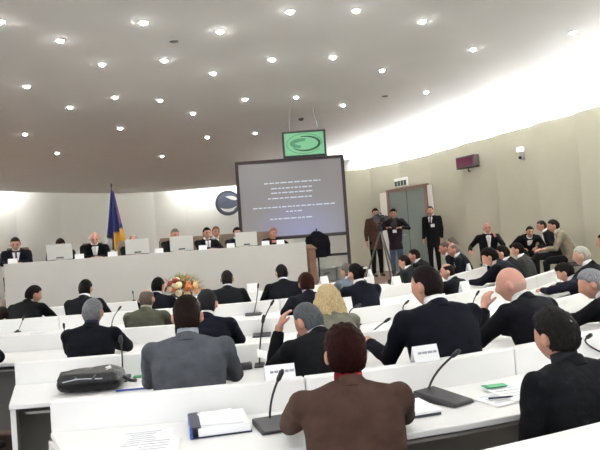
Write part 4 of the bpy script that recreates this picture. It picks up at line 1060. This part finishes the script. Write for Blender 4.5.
# blue binder with papers
bd = thing('ring_binder', 'blue ring binder with white papers on the nearest desk', 'binder', settle(atz(220, 428, .75), .18), math.radians(12))
BLUE = mat('blue_cover', (34, 72, 150), .35); DBL = mat('dark_blue_cover', (26, 34, 62), .4)
MB().box((0, 0, .003), (.27, .27, .006)).build('bottom_cover', DBL, bd); MB().box((-.137, -.0, .025), (.012, .27, .05)).build('spine', BLUE, bd, bevel=.003)
MB().box((-.115, -.0, .049), (.045, .272, .004)).build('top_cover', DBL, bd)
MB().box((.012, -.004, .024), (.235, .255, .036)).build('page_block', PAPER, bd, bevel=.002)
MB().box((.01, .01, .047), (.21, .23, .006), Matrix.Rotation(-.12, 3, 'Z')).build('loose_pages', PAPER, bd)
MB().box((.0, .03, .052), (.17, .17, .003), Matrix.Rotation(.2, 3, 'Z')).build('loose_page', PAPER, bd)
MB().box((-.1435, -.07, .025), (.002, .08, .025)).build('spine_label', PAPER, bd)
# black bag
bc = (atz(55, 396, .75)+atz(118, 391, .75))/2+V((0, .12, LIFT+.008))
bag = thing('laptop_bag', 'black soft laptop bag lying on the second desk', 'bag', bc, math.radians(4))
m_ = MB(); rr = []
for z, a, b in ((.003, .185, .125), (.025, .2, .14), (.06, .2, .14), (.095, .185, .125), (.115, .15, .09)): rr.append(sell(V((0, 0, z)), V((1, 0, 0)), V((0, 1, 0)), a, b, 32, 5))
m_.loft(rr); m_.ball((.08, .02, .1), (.1, .09, .035)); m_.ball((-.1, .0, .09), (.09, .1, .03))
NYL = mat('black_nylon', (12, 12, 16), .34, bump=.4, bscale=30)
m_.fused('body', NYL, bag, .008, 3, .008)
m_ = MB(); m_.loft([sell(V((0, y, z)), V((1, 0, 0)), V((0, .3, 1)).normalized(), a, .012, 20, 4) for y, z, a in ((-.15, .045, .17), (-.145, .09, .175), (-.09, .122, .17))]); m_.build('front_flap', NYL, bag, smooth=True)
MB().tube([(-.14, -.152, .075), (-.05, -.166, .09), (.05, -.16, .085), (.1, -.15, .08)], .004, 8).build('zipper', mat('pale_zip', (200, 204, 212), .25, .5), bag)
MB().box((.12, -.06, .128), (.035, .08, .008), Matrix.Rotation(.3, 3, 'Z') @ Matrix.Rotation(-.35, 3, 'Y')).build('name_tag', PAPER, bag)
MB().tube([(-.07, -.13, .10), (-.05, -.17, .075), (.04, -.175, .075), (.06, -.14, .10)], .009, 10).build('handle', NYL, bag, smooth=True)
MB().tube([(.19, .0, .06), (.24, -.02, .03), (.27, .03, .015), (.25, .1, .012)], .011, 8, .5).build('strap', NYL, bag, smooth=True)
# black box beside the microphone on the second desk
bx = thing('conference_unit', 'small black delegate unit on the second desk, right of the grey suit', 'unit', settle(atz(243.5, 368, .75), .1), .1)
MB().box((0, 0, .018), (.12, .1, .036)).build('body', BLACK, bx, bevel=.008); MB().box((0, -.01, .038), (.08, .05, .006)).build('speaker_grille', DARKM, bx); MB().ball((.045, .035, .038), .006, 8, 6).build('button', CHROME, bx)

bpy.data.scenes.remove(SCRATCH)
